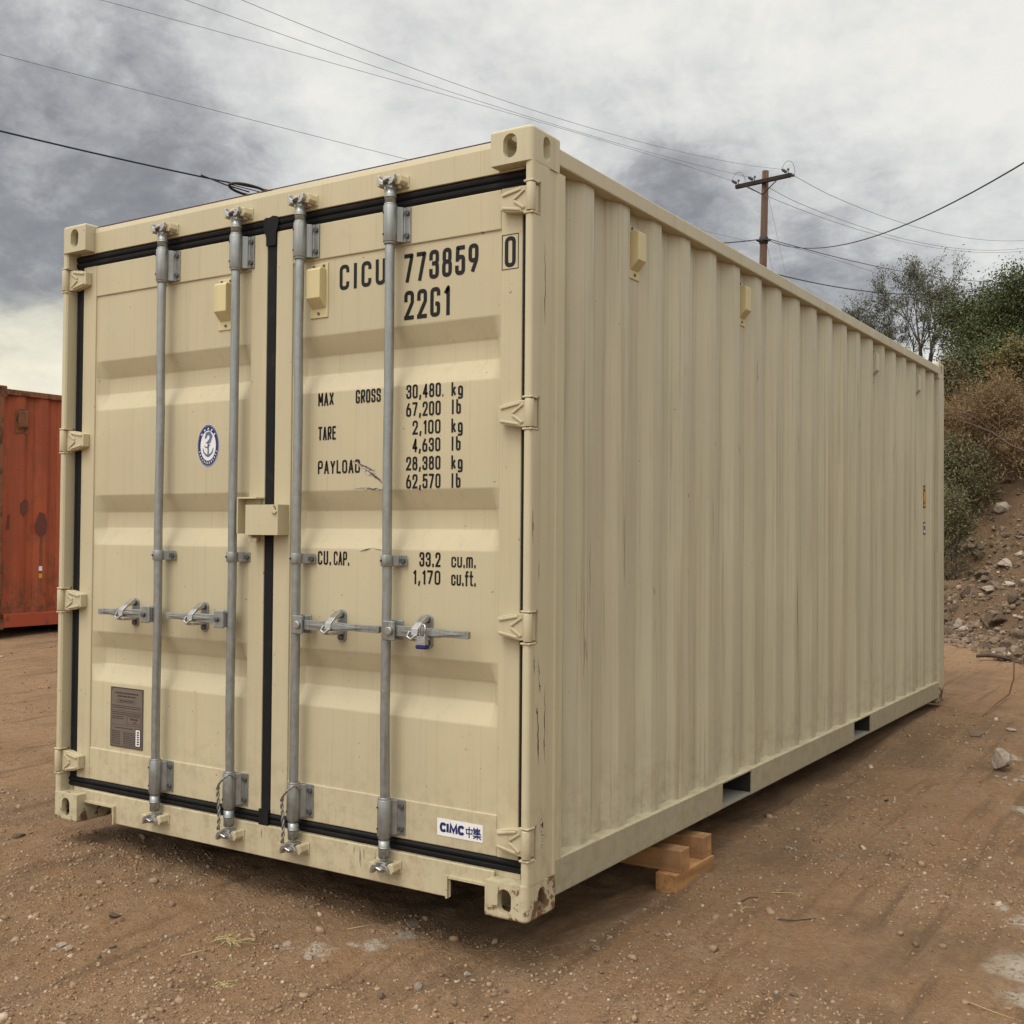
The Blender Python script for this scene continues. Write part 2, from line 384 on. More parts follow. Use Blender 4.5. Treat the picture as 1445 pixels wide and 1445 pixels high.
def grid_mesh(name, xs, ys, fn, mat):
    X, Y = np.meshgrid(xs, ys); Z = fn(X, Y); V = np.stack([X, Y, Z], -1).reshape(-1, 3)
    nx, ny = len(xs), len(ys); i = (np.arange(ny-1)[:, None]*nx+np.arange(nx-1)[None]).ravel()
    return np_mesh(name, V, np.stack([i, i+1, i+nx+1, i+nx], 1), mat, True)
def axis_pts(lo, hi, a, b, step, grow=1.12):
    c = list(np.arange(a, b+1e-6, step)); st = step; p = a
    left = []
    while p > lo: st *= grow; p -= st; left.append(p)
    st = step; p = c[-1]; rt = []
    while p < hi: st *= grow; p += st; rt.append(p)
    return np.array(left[::-1]+c+rt)

STAINS = [(-.756, -.158, .05), (-.871, -.195, .035), (-.62, -.01, .05), (-.57, .11, .045), (-.62, .2, .04), (-.67, -.06, .03), (1.30, 1.15, .13), (1.37, .9, .12), (1.25, 1.62, .09), (1.12, 1.75, .05), (.95, 4.0, .10), (1.02, 3.3, .09), (.72, 4.5, .07)]
def dirt_build(stains, hill=False):
    def f(t, p, oc):
        big = t.noise(oc, .7, 5, .6).outputs['Fac']; med = t.noise(oc, 4.5, 6, .65, .3).outputs['Fac']; fin = t.noise(oc, 38, 5, .7).outputs['Fac']
        mid = t.noise(oc, 95, 4, .65).outputs['Fac']; grain = t.noise(oc, 260, 3, .6).outputs['Fac']
        c = t.mix(t.rng(big, .3, .7), (.345, .203, .108), (.43, .265, .148))
        c = t.mix(t.rng(med, .42, .7, 0, .75), c, (.43, .295, .18))
        c = t.mix(t.rng(t.noise(t.mapv(oc, loc=(5, 2, 1)), 1.6, 7, .68).outputs['Fac'], .47, .64, 0, .8), c, (.245, .163, .10))
        trk = t.noise(t.mapv(oc, (11, .8, 1), (2, 3, 0)), 1, 6, .62, .2).outputs['Fac']
        if not hill: c = t.mix(t.rng(trk, .50, .66, 0, .75), c, (.375, .245, .148)); c = t.mix(t.rng(trk, .47, .34, 0, .65), c, (.185, .120, .074))
        c = t.mix(t.rng(fin, .35, .72, 0, .5), c, (.180, .112, .066))
        c = t.mix(t.rng(grain, .58, .75, 0, .6), c, (.46, .34, .24))
        c = t.mix(t.rng(grain, .42, .27, 0, .6), c, (.10, .065, .043))
        vo = t.add('ShaderNodeTexVoronoi'); t.put(vo.inputs['Vector'], oc); vo.inputs['Scale'].default_value = 85
        sepc = t.add('ShaderNodeSeparateColor'); t.put(sepc.inputs[0], vo.outputs['Color'])
        chip = t.math('MULTIPLY', t.rng(vo.outputs['Distance'], .34, .26), t.rng(sepc.outputs[0], .90, .92))
        c = t.mix(t.math('MULTIPLY', chip, .75), c, t.mix(sepc.outputs[1], (.17, .125, .095), (.42, .35, .27)))
        if hill: c = t.mix(.5, c, t.mix(med, (.13, .09, .06), (.24, .165, .108)))
        if stains:
            wv = t.vmath('ADD', oc, t.vmath('SCALE', t.vmath('SUBTRACT', t.noise(oc, 9, 5, .65).outputs['Color'], (.5, .5, .5)), .2))
            sp = t.add('ShaderNodeSeparateXYZ'); t.put(sp.inputs[0], wv); xy = t.add('ShaderNodeCombineXYZ'); t.put(xy.inputs[0], sp.outputs[0]); t.put(xy.inputs[1], sp.outputs[1])
            acc = None
            for sx, sy, sr in stains:
                dd = t.vmath('DISTANCE', xy.outputs[0], (sx, sy, 0)); k = t.rng(dd, sr*1.25, sr*.35, 0, 1)
                acc = k if acc is None else t.math('MAXIMUM', acc, k)
            acc = t.math('MULTIPLY', acc, t.rng(t.noise(oc, 34, 7, .75).outputs['Fac'], .38, .52, .0, .95))
            c = t.mix(acc, c, (.56, .49, .40))
        t.put(p.inputs['Base Color'], c)
        hgt = t.math('ADD', t.math('ADD', t.math('MULTIPLY', fin, .9), t.math('MULTIPLY', mid, .55)), t.math('ADD', t.math('MULTIPLY', grain, .30), t.math('MULTIPLY', chip, .25)))
        bump(t, p, hgt, 1., .07 if hill else .036)
    return f
M['dirt'] = material('brown_dirt', (.18, .11, .07), .95, spec=.15, build=dirt_build(STAINS))
M['hill'] = material('hillside_dirt', (.18, .11, .07), .95, spec=.15, build=dirt_build([], True))
gx = axis_pts(-600, 500, -3.0, 1.9, .0145, 1.055); gy = axis_pts(-120, 900, -1.3, 3.2, .0145, 1.05)
g = link('ground', grid_mesh('ground', gx, gy, ground_h, M['dirt'])); tag(g, 'brown dirt yard with gravel and pale stains', 'ground', kind='structure')
sa = axis_pts(-9, 70, -1., 13., .06, 1.1); ss = axis_pts(-40, 70, -1.6, 6., .06, 1.1)
A_, S_ = np.meshgrid(sa, ss); HX = B0[0]+BT[0]*A_+BN[0]*S_; HY = B0[1]+BT[1]*A_+BN[1]*S_
nx, ny = len(sa), len(ss); ii = (np.arange(ny-1)[:, None]*nx+np.arange(nx-1)[None]).ravel()
hm = np_mesh('hillside', np.stack([HX, HY, hill_h(HX, HY)], -1).reshape(-1, 3), np.stack([ii, ii+nx, ii+nx+1, ii+1], 1), M['hill'], True)
tag(link('hillside', hm), 'rubble strewn dirt embankment rising behind the container', 'hillside', kind='structure')
def top_h(x, y): return np.maximum(ground_h(x, y), hill_h(x, y))

# ------------------------------------------------------------------ stroke lettering
def rounded(pts, rad, closed, n=6):
    P = [Vector(p) for p in pts]; out = []; N = len(P)
    for i in range(N):
        if not closed and i in (0, N-1): out.append(P[i]); continue
        a, b, c = P[i-1], P[i], P[(i+1) % N]; d1 = a-b; d2 = c-b
        ang = d1.angle(d2); half = math.tan(ang/2)
        la = d1.length*(.5 if closed or i > 1 else 1.); lc = d2.length*(.5 if closed or i < N-2 else 1.)
        cut = min(rad/max(half, 1e-3), la*.98, lc*.98)
        if cut < 1e-5: out.append(b); continue
        p1 = b+d1.normalized()*cut; p2 = b+d2.normalized()*cut
        for k in range(n+1):
            t = k/n; out.append(p1*(1-t)**2+b*2*t*(1-t)+p2*t*t)
    return out
# each glyph: relative width, list of (points, closed, corner radius as fraction of width)
G = {
'0': (1, [([(0, 0), (1, 0), (1, 1), (0, 1)], 1, .5)]), 'O': (1, [([(0, 0), (1, 0), (1, 1), (0, 1)], 1, .5)]),
'C': (1, [([(1, .80), (1, 1), (0, 1), (0, 0), (1, 0), (1, .20)], 0, .45)]), 'I': (.12, [([(.5, 0), (.5, 1)], 0, 0)]),
'U': (1, [([(0, 1), (0, 0), (1, 0), (1, 1)], 0, .5)]), '7': (1, [([(0, 1), (1, 1), (.28, 0)], 0, .03)]),
'3': (1, [([(0, .76), (0, 1), (1, 1), (1, .54), (.45, .54)], 0, .45), ([(.45, .54), (1, .54), (1, 0), (0, 0), (0, .24)], 0, .45)]),
'8': (1, [([(.06, .53), (.94, .53), (.94, 1), (.06, 1)], 1, .45), ([(0, 0), (1, 0), (1, .53), (0, .53)], 1, .5)]),
'5': (1, [([(.95, 1), (.12, 1), (.08, .55)], 0, .02), ([(.08, .55), (.25, .63), (1, .63), (1, 0), (0, 0), (0, .22)], 0, .42)]),
'9': (1, [([(0, .42), (1, .42), (1, 1), (0, 1)], 1, .5), ([(1, .62), (.92, .40), (.38, 0)], 0, .3)]),
'6': (1, [([(0, 0), (1, 0), (1, .58), (0, .58)], 1, .5), ([(0, .38), (.08, .60), (.62, 1)], 0, .3)]),
'2': (1, [([(0, .72), (0, 1), (1, 1), (1, .60), (0, 0)], 0, .45), ([(0, 0), (1, 0)], 0, 0)]),
'G': (1, [([(1, .82), (1, 1), (0, 1), (0, 0), (1, 0), (1, .43), (.78, .43)], 0, .4)]),
'1': (.5, [([(.1, .80), (.85, 1), (.85, 0)], 0, .02)]), '4': (1, [([(.74, 0), (.74, 1), (.0, .26), (1, .26)], 0, .02)]),
'M': (1.15, [([(0, 0), (0, 1), (.5, .3), (1, 1), (1, 0)], 0, .02)]), 'A': (1, [([(0, 0), (.5, 1), (1, 0)], 0, .02), ([(.2, .28), (.8, .28)], 0, 0)]),
'X': (1, [([(0, 0), (1, 1)], 0, 0), ([(0, 1), (1, 0)], 0, 0)]), 'R': (1, [([(0, 0), (0, 1), (1, 1), (1, .48), (0, .48)], 0, .42), ([(.5, .48), (1, 0)], 0, 0)]),
'S': (1, [([(1, .76), (1, 1), (0, 1), (0, .55), (1, .48), (1, 0), (0, 0), (0, .24)], 0, .42)]), 'T': (1, [([(0, 1), (1, 1)], 0, 0), ([(.5, 1), (.5, 0)], 0, 0)]),
'E': (.85, [([(1, 1), (0, 1), (0, 0), (1, 0)], 0, .02), ([(0, .52), (.85, .52)], 0, 0)]), 'P': (1, [([(0, 0), (0, 1), (1, 1), (1, .44), (0, .44)], 0, .42)]),
'Y': (1, [([(0, 1), (.5, .45), (1, 1)], 0, .02), ([(.5, .45), (.5, 0)], 0, 0)]), 'L': (.8, [([(0, 1), (0, 0), (1, 0)], 0, .02)]),
'D': (1, [([(0, 0), (0, 1), (.9, 1), (1, .8), (1, .2), (.9, 0)], 1, .3)]),
'k': (.85, [([(0, 0), (0, 1)], 0, 0), ([(.95, .66), (.05, .28)], 0, 0), ([(.35, .42), (1, 0)], 0, 0)]),
'g': (.9, [([(1, .66), (0, .66), (0, 0), (1, 0)], 1, .42), ([(1, .3), (1, -.28), (0, -.28)], 0, .4)]),
'l': (.12, [([(.5, 0), (.5, 1)], 0, 0)]), 'b': (.9, [([(0, 0), (1, 0), (1, .66), (0, .66)], 1, .42), ([(0, .3), (0, 1)], 0, 0)]),
'c': (.85, [([(1, .5), (1, .7), (0, .7), (0, 0), (1, 0), (1, .2)], 0, .42)]), 'u': (.85, [([(0, .7), (0, 0), (1, 0), (1, .7)], 0, .42)]),
'm': (1.3, [([(0, 0), (0, .7), (.5, .7), (.5, 0)], 0, .2), ([(.5, .4), (.5, .7), (1, .7), (1, 0)], 0, .2)]),
'f': (.6, [([(1, 1), (.4, 1), (.4, 0)], 0, .4), ([(0, .68), (1, .68)], 0, 0)]), 't': (.6, [([(.4, 1), (.4, 0), (1, 0)], 0, .4), ([(0, .68), (1, .68)], 0, 0)]),
'.': (.12, [([(.5, -.02), (.5, .09)], 0, 0)]), ',': (.2, [([(.7, .1), (.2, -.13)], 0, 0)]), ' ': (.6, []),
}
def lettering(mb, text, x0, x1, z0, z1, y, stroke, gap=None):
    h = z1-z0; rel = [G[c][0] for c in text]; W = x1-x0; n = len(text)
    gp = gap if gap is not None else .30          # gaps in units of one glyph width
    # widths: centreline widths plus the stroke itself
    unit = (W-n*stroke)/(sum(rel)+gp*(n-1))
    x = x0; layer = 0
    for c, rw in zip(text, rel):
        gw = rw*unit
        for pts, closed, rad in G[c][1]:
            q = [(x+stroke/2+p[0]*gw, z0+stroke/2+p[1]*(h-stroke)) for p in pts]
            q = rounded(q, rad*gw, bool(closed)) if rad else [Vector(p) for p in q]
            if not closed:                  # square caps
                for e, f in ((0, 1), (-1, -2)):
                    dv = (q[e]-q[f]).normalized(); q[e] = q[e]+dv*stroke*(.5 if max(abs(dv.x), abs(dv.y)) > .97 else .15)
            mb.ribbon(q, stroke, y-layer*.00012, bool(closed)); layer = (layer+1) % 4
        x += gw+stroke+gp*unit

# ================================================================== the beige container
W_, L_, H_ = 2.438, 6.058, 2.591
cont = empty('shipping_container', (0, 0, 0), 'large beige steel shipping container with closed double doors, raised on timber blocks', 'shipping container')

def casting_mesh(name, top, mat):
    bm = bmesh.new(); bmesh.ops.create_cube(bm, size=1)
    for v in bm.verts: v.co = Vector(((v.co.x-.5)*.162, (v.co.y+.5)*.178, (v.co.z+.5)*.118))
    ve = [e for e in bm.edges if abs(e.verts[0].co.z-e.verts[1].co.z) > .05 and e.verts[0].co.x > -.01 and e.verts[0].co.y < .01]
    bmesh.ops.bevel(bm, geom=ve, offset=.02, segments=5, affect='EDGES', profile=.5)
    zz = .118 if top else 0
    be = [e for e in bm.edges if abs(e.verts[0].co.z-zz) < 1e-5 and abs(e.verts[1].co.z-zz) < 1e-5]
    bmesh.ops.bevel(bm, geom=be, offset=.011, segments=4, affect='EDGES', profile=.5)
    me = bpy.data.meshes.new('c'); bm.to_mesh(me); bm.free(); me.materials.append(mat)
    cut = []
    fr = MB().prism([(z, x) for x, z in [(p[0]-.086, p[1]+.059) for p in stadium(.054, .080)]], 1, -.05, .03); cut.append(fr.mesh('k', mat))
    sd = MB().prism([(p[0]+.094, p[1]+.059) for p in stadium(.046, .080)], 0, -.03, .05); cut.append(sd.mesh('k', mat))
    tp = MB().prism([(p[0]-.081, p[1]+.089) for p in stadium(.064, .120)], 2, *((.09, .2) if top else (-.1, .03))); cut.append(tp.mesh('k', mat))
    cut.append(MB().box(-.140, -.026, .026, .152, .020, .098).mesh('k', mat))
    return bool_cut(me, cut, name)
def flip_mesh(me, sx, sy, off):
    m2 = me.copy(); n = len(m2.vertices); co = np.empty(n*3, np.float32); m2.vertices.foreach_get('co', co); co = co.reshape(-1, 3)
    co[:, 0] *= sx; co[:, 1] *= sy; co += np.array(off, np.float32); m2.vertices.foreach_set('co', co.ravel())
    if sx*sy < 0: m2.flip_normals()
    m2.update(); return m2
for top in (0, 1):
    cm = casting_mesh('corner_casting', top, M['topcast'] if top else M['cast'])
    for ex in (0, 1):
        for ey in (0, 1):
            o = link('corner_casting', flip_mesh(cm, -1 if ex else 1, -1 if ey else 1, (-W_ if ex else 0, L_ if ey else 0, (H_-.118) if top else 0)), cont)
            md = o.modifiers.new('bevel', 'BEVEL'); md.width = .003; md.segments = 2; md.limit_method = 'ANGLE'; md.angle_limit = R(50)
            if not ex and not ey and not top: o['label'] = 'chipped rusty lower corner casting'

HZ = [2.355, 1.648, .950, .250]
prof = [(-.031, .014), (-.026, .007), (-.012, .005), (-.006, .007), (-.002, .011), (0, .018), (0, .112), (-.004, .117), (-.004, .165), (-.001, .170), (-.001, .218), (-.060, .218), (-.060, .100), (-.031, .062)]
pm = MB().prism(prof, 2, .1165, 2.4745).mesh('p', M['post'])
front_post = bool_cut(pm, [MB().box(-.04, .02, -.02, .058, z-.056, z+.056).mesh('k', M['post']) for z in HZ], 'corner_post')
link('corner_post', front_post, cont); link('corner_post', flip_mesh(front_post, -1, 1, (-W_, 0, 0)), cont)
for x0, x1 in ((-.07, 0), (-W_, -W_+.07)): MB().box(x0, x1, L_-.16, L_-.002, .1165, 2.4745).build('corner_post', M['side'], cont, .006)

# header and sill
mb = MB(); mb.prism([(.050, 2.466), (.050, 2.555), (.056, 2.576), (.064, 2.580), (.17, 2.582), (.17, 2.466)], 0, -W_+.155, -.155)
mb.box(-W_+.06, -.06, .052, .17, 2.4665, 2.4725)
mb.mi = 1; mb.box(-W_+.1625, -.1625, .058, .064, 2.5805, 2.5845)
mb.build('door_header', [M['paint'], M['rustline']], cont, .003)
cuts = [MB().box(-.335, -.150, -.1, .3, -.05, .083).mesh('k', M['paint']), MB().box(-W_+.150, -2.085, -.1, .3, -.05, .083).mesh('k', M['paint'])]
sm = bool_cut(MB().box(-W_+.155, -.155, .044, .054, .016, .136).mesh('s', M['paint']), cuts, 'door_sill')
o = link('door_sill', sm, cont); md = o.modifiers.new('bevel', 'BEVEL'); md.width = .004; md.segments = 2; md.limit_method = 'ANGLE'
mb = MB(); mb.box(-W_+.062, -.062, .060, .16, .1185, .1365)
mb.box(-.345, -.338, .032, .0435, .016, .092); mb.box(-.3375, -.1625, .034, .0435, .0835, .092)
mb.box(-2.083, -2.076, .032, .0435, .016, .092); mb.box(-2.275, -2.0835, .034, .0435, .0835, .092)
mb.build('door_sill_lip', M['paint'], cont)

# rails, walls, roof, floor
for sx in (0, 1):
    mb = MB(); x0, x1 = (-.062, 0) if not sx else (-W_, -W_+.062)
    mb.box(x0, x1, .18, L_-.18, 2.499, 2.559); mb.build('top_rail', M['rail'], cont, .006, 3)
    xo, xi = (0, -.05) if not sx else (-W_, -W_+.05)
    rp = [(xo, .050), (xo, .163), (xi, .163), (xi, .157), (xo-math.copysign(.006, xo-xi), .157), (xo-math.copysign(.006, xo-xi), .050)]
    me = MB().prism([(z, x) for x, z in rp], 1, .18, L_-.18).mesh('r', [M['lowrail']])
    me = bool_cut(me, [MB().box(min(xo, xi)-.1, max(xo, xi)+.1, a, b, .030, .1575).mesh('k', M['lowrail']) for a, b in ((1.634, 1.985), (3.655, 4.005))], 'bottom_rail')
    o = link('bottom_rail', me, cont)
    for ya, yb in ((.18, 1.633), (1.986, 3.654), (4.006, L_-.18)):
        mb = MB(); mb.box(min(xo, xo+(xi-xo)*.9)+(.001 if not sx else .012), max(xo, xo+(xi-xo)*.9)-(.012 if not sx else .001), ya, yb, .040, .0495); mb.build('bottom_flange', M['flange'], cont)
def corr_profile(y_start, y_end, e0=.455, pitch=.2815, x_out=-.018, dep=.036):
    pts = [(y_start, x_out-dep), (e0-.072-.068, x_out-dep)]; k = 0
    while True:
        e = e0+pitch*k
        if e+.07 > y_end: pts += [(e-.072, x_out), (e, x_out)] if e < y_end else []; break
        g_ = x_out-dep-.0035
        pts += [(e-.072, x_out), (e, x_out), (e+.065, x_out-dep), (e+.068, g_), (e+.071, x_out-dep), (e+pitch-.143, x_out-dep), (e+pitch-.140, g_), (e+pitch-.137, x_out-dep+.0015)]; k += 1
    pts = [p for p in pts if p[0] <= y_end]; pts.append((y_end, pts[-1][1])); return pts
def wall_sheet(mb, pr, z0, z1, map_, rev):
    rows = [z0+(z1-z0)*i/12 for i in range(13)]; n = len(pr); b = len(mb.v)
    for z in rows:
        for a, dx in pr: mb.v.append(map_(a, dx, z))
    for i in range(len(rows)-1):
        for k in range(n-1):
            q = [b+i*n+k, b+i*n+k+1, b+(i+1)*n+k+1, b+(i+1)*n+k]; mb.face(q[::-1] if rev else q)
pr = corr_profile(.214, L_-.155)
def smooth_profile(pr, r=.0055, n=3):
    return [(p.x, p.y) for p in rounded([(a, b) for a, b in pr], r, False, n)]
prs = smooth_profile(pr)
mb = MB(); mb.smooth = True; wall_sheet(mb, prs, .164, 2.4985, lambda a, dx, z: (dx, a, z), False); mb.build('side_wall', M['side'], cont)
mb = MB(); mb.smooth = True; wall_sheet(mb, prs, .164, 2.4985, lambda a, dx, z: (-W_-dx, a, z), True); mb.build('side_wall', M['side'], cont)
pe = smooth_profile(corr_profile(.06, W_-.06, .4, .25))
mb = MB(); mb.smooth = True; wall_sheet(mb, pe, .164, 2.4985, lambda a, dx, z: (-a, L_+dx, z), False); mb.build('end_wall', M['side'], cont)
for z0, z1 in ((2.499, 2.575), (.016, .163)): MB().box(-W_+.165, -.165, L_-.07, L_-.002, z0, z1).build('end_rail', M['rail'], cont, .005)
# sealant ledge along the wall foot: an uneven bead in each recess
mb = MB(); yy = np.arange(.222, L_-.17, .02); ws = np.array([-.003-.0028*abs(mnoise.noise(Vector((y*2.1, 3.3, 0)))) for y in yy]); hs = [.1645+.004*abs(mnoise.noise(Vector((y*3.3, 1.3, 0))))+.006*max(0, mnoise.noise(Vector((y*9.3, 7.3, 0)))) for y in yy]
b = len(mb.v)
for y, w, h in zip(yy, ws, hs): mb.v += [(w, y, .1632), (w-.004, y, h), (-.052, y, h+.003)]
for i in range(len(yy)-1):
    for k in (0, 1): mb.face([b+3*i+k, b+3*i+3+k, b+3*i+4+k, b+3*i+1+k])
mb.build('sealant_bead', M['ledge'], cont)
mb = MB(); rp = [(y, (2.552 if (i//2) % 2 else 2.570)) for i, y in enumerate(np.arange(.17, L_-.1, .105))]
n = len(rp); b = 0
for x in (-W_+.06, -.06):
    for y, z in rp: mb.v.append((x, y, z))
for k in range(n-1): mb.face([k, n+k, n+k+1, k+1])
mb.build('roof', M['rail'], cont)
mb = MB(); mb.box(-W_+.05, -.05, .08, L_-.08, .140, .155)
for y in np.arange(.42, L_-.2, .30):
    if not (1.55 < y < 2.05 or 3.6 < y < 4.05): mb.box(-W_+.052, -.052, y, y+.045, .020, .1385)
for a, c in ((1.634, 1.985), (3.655, 4.005)):
    mb.box(-W_+.008, -.0075, a-.006, a-.001, .058, .1385); mb.box(-W_+.008, -.0075, c+.001, c+.006, .058, .1385)
    mb.mi = 1; mb.box(-W_+.004, -.004, a, c, .047, .0565); mb.mi = 0
mb.build('underframe', [M['under'], M['flange']], cont)

# side ventilators in the corrugation recesses
def vent_mb(mb, cx, zt, w=.088, h=.205, y=0.):
    # plate in local xz facing -y; body with sloping foot
    mb.mi = 0; mb.box(cx-w/2, cx+w/2, y-.004, y, zt-h, zt)
    bw = w*.38; z1 = zt-.022; z2 = zt-h+.070; z3 = zt-h+.034; dp = .038
    mb.prism([(y-.004, z3), (y-.004, z1), (y-dp+.006, z1), (y-dp, z1-.008), (y-dp, z2)], 0, cx-bw, cx+bw)
    mb.mi = 1
    for bx, bz in ((cx-w*.28, zt-.011), (cx+w*.28, zt-.011), (cx, zt-h+.017)): mb.tube([(bx, y-.004, bz), (bx, y-.009, bz)], .006, 8)
    mb.mi = 0
    return mb
for yv in (.455+.068+.036+.2815*1-.0, .455+.104+.2815*5, .455+.104+.2815*13, .455+.104+.2815*17):
    mb = vent_mb(MB(), 0, 2.452); mb.xf(lambda p: (-p[1]-.0535, p[0]+yv, p[2]))
    mb.build('vent', [M['cream'] if yv < 3 else M['side'], M['pin']], cont, .003)
# stickers at the far end of the wall
for z0, z1, k in ((1.471, 1.635, 0), (1.279, 1.367, 1)):
    mb = MB(); y0 = 5.452; y1 = 5.520
    mb.box(-.0178, -.0162, y0, y1, z0, z1); mb.mi = 1; mb.box(-.0165, -.0157, y0+.008, y1-.010, z0+.01, z1-.01)
    mb.mi = 0; mb.box(-.0160, -.0152, y0+.018, y1-.022, z0+.03, z0+.045); mb.box(-.0160, -.0152, y0+.016, y1-.02, z1-.045, z1-.025)
    s = mb.build('sticker', [M['ink'], M['yellow'] if not k else M['white']], cont); s['label'] = 'yellow warning sticker with black border' if not k else 'small white sticker with black border'

# ------------------------------------------------------------------ doors
CX = -1.219
ZB, ZT = .180, 2.413
YD = .055
def door_mesh(x0, x1):                    # outer leaf edges; frame flush at YD, panel 6 mm back
    mb = MB(); fl = .085; zt = 2.277; zb = .318
    mb.box(x0, x0+fl, YD, YD+.045, ZB, ZT); mb.box(x1-fl, x1, YD, YD+.045, ZB, ZT)
    mb.box(x0+fl+.0005, x1-fl-.0005, YD+.0008, YD+.045, zt, ZT-.0008); mb.box(x0+fl+.0005, x1-fl-.0005, YD+.0008, YD+.045, ZB+.0008, zb)
    nfr = len(mb.f)
    zs = [zb-.01]
    for c in (.714, 1.302, 1.884): zs += [c-.107, c-.034, c+.034, c+.107]
    zs.append(zt+.01); dep = [0]+[0, 1, 1, 0]*3+[0]
    zr = []; dr = []
    for p in rounded([(z, d*.036) for z, d in zip(zs, dep)], .02, False, 4): zr.append(p.x); dr.append(p.y*1.18)
    xs = [x0+fl-.002, x0+fl+.004, x0+fl+.042, x1-fl-.042, x1-fl-.004, x1-fl+.002]; fx = [0, 0, 1, 1, 0, 0]
    b = len(mb.v)
    for z, d in zip(zr, dr):
        for x, q in zip(xs, fx): mb.v.append((x, YD+.007+d*q, z))
    mb.smooth = True; n = len(xs)
    for i in range(len(zr)-1):
        for k in range(n-1): mb.face([b+i*n+k, b+i*n+k+1, b+(i+1)*n+k+1, b+(i+1)*n+k])
    mb.smooth = False
    return mb
BARS = {0: (-1.795, -1.368), 1: (-1.030, -.598)}
YB = .014
def hinge_mb(z, mirror):
    mb = MB(); x1 = -.006; x0 = -.138
    # blade: full height at the pin, tapering to the tip
    poly = [(x0, z-.026), (x0+.03, z-.036), (-.055, z-.044), (x1, z-.044), (x1, z+.044), (-.055, z+.044), (x0+.03, z+.036), (x0, z+.028)]
    mb.prism([(zz, xx) for xx, zz in poly], 1, .022, .0545)
    for q in (1, -1):                       # raised ribs forming an arrow on the blade
        pts = [(-.040, z+q*.030), (-.080, z+q*.004)]; mb.ribbon(pts, .008, .0195); s0 = len(mb.v)
        rr = [(-.128, z+q*.020), (-.052, z+q*.036)]; mb.ribbon(rr, .010, .0192)
    for (xa, za, xb, zb) in [(-.042, z+.030, -.082, z+.003), (-.042, z-.030, -.082, z-.003), (-.128, z+.021, -.056, z+.034), (-.128, z-.021, -.056, z-.034)]:
        d = Vector((xb-xa, zb-za)).normalized(); nn = Vector((-d.y, d.x))*.0045
        mb.prism([(za+nn.y, xa+nn.x), (zb+nn.y, xb+nn.x), (zb-nn.y, xb-nn.x), (za-nn.y, xa-nn.x)], 1, .0165, .0225)
    mb.tube([(-.012, .014, z-.046), (-.012, .014, z+.046)], .0155, 14)
    mb.mi = 1; mb.tube([(-.012, .014, z-.058), (-.012, .014, z+.058)], .008, 10); mb.mi = 0
    mb.prism([(-.034, -.004+.006), (.003, .002), (.003, .046), (-.034, .046)], 2, z+.0485, z+.0555)
    mb.prism([(-.034, -.004+.006), (.003, .002), (.003, .046), (-.034, .046)], 2, z-.0555, z-.0485)
    if mirror: mb.mirror_x(CX)
    return mb
def gasket_strip(mb, pts_fn, a, b): pass
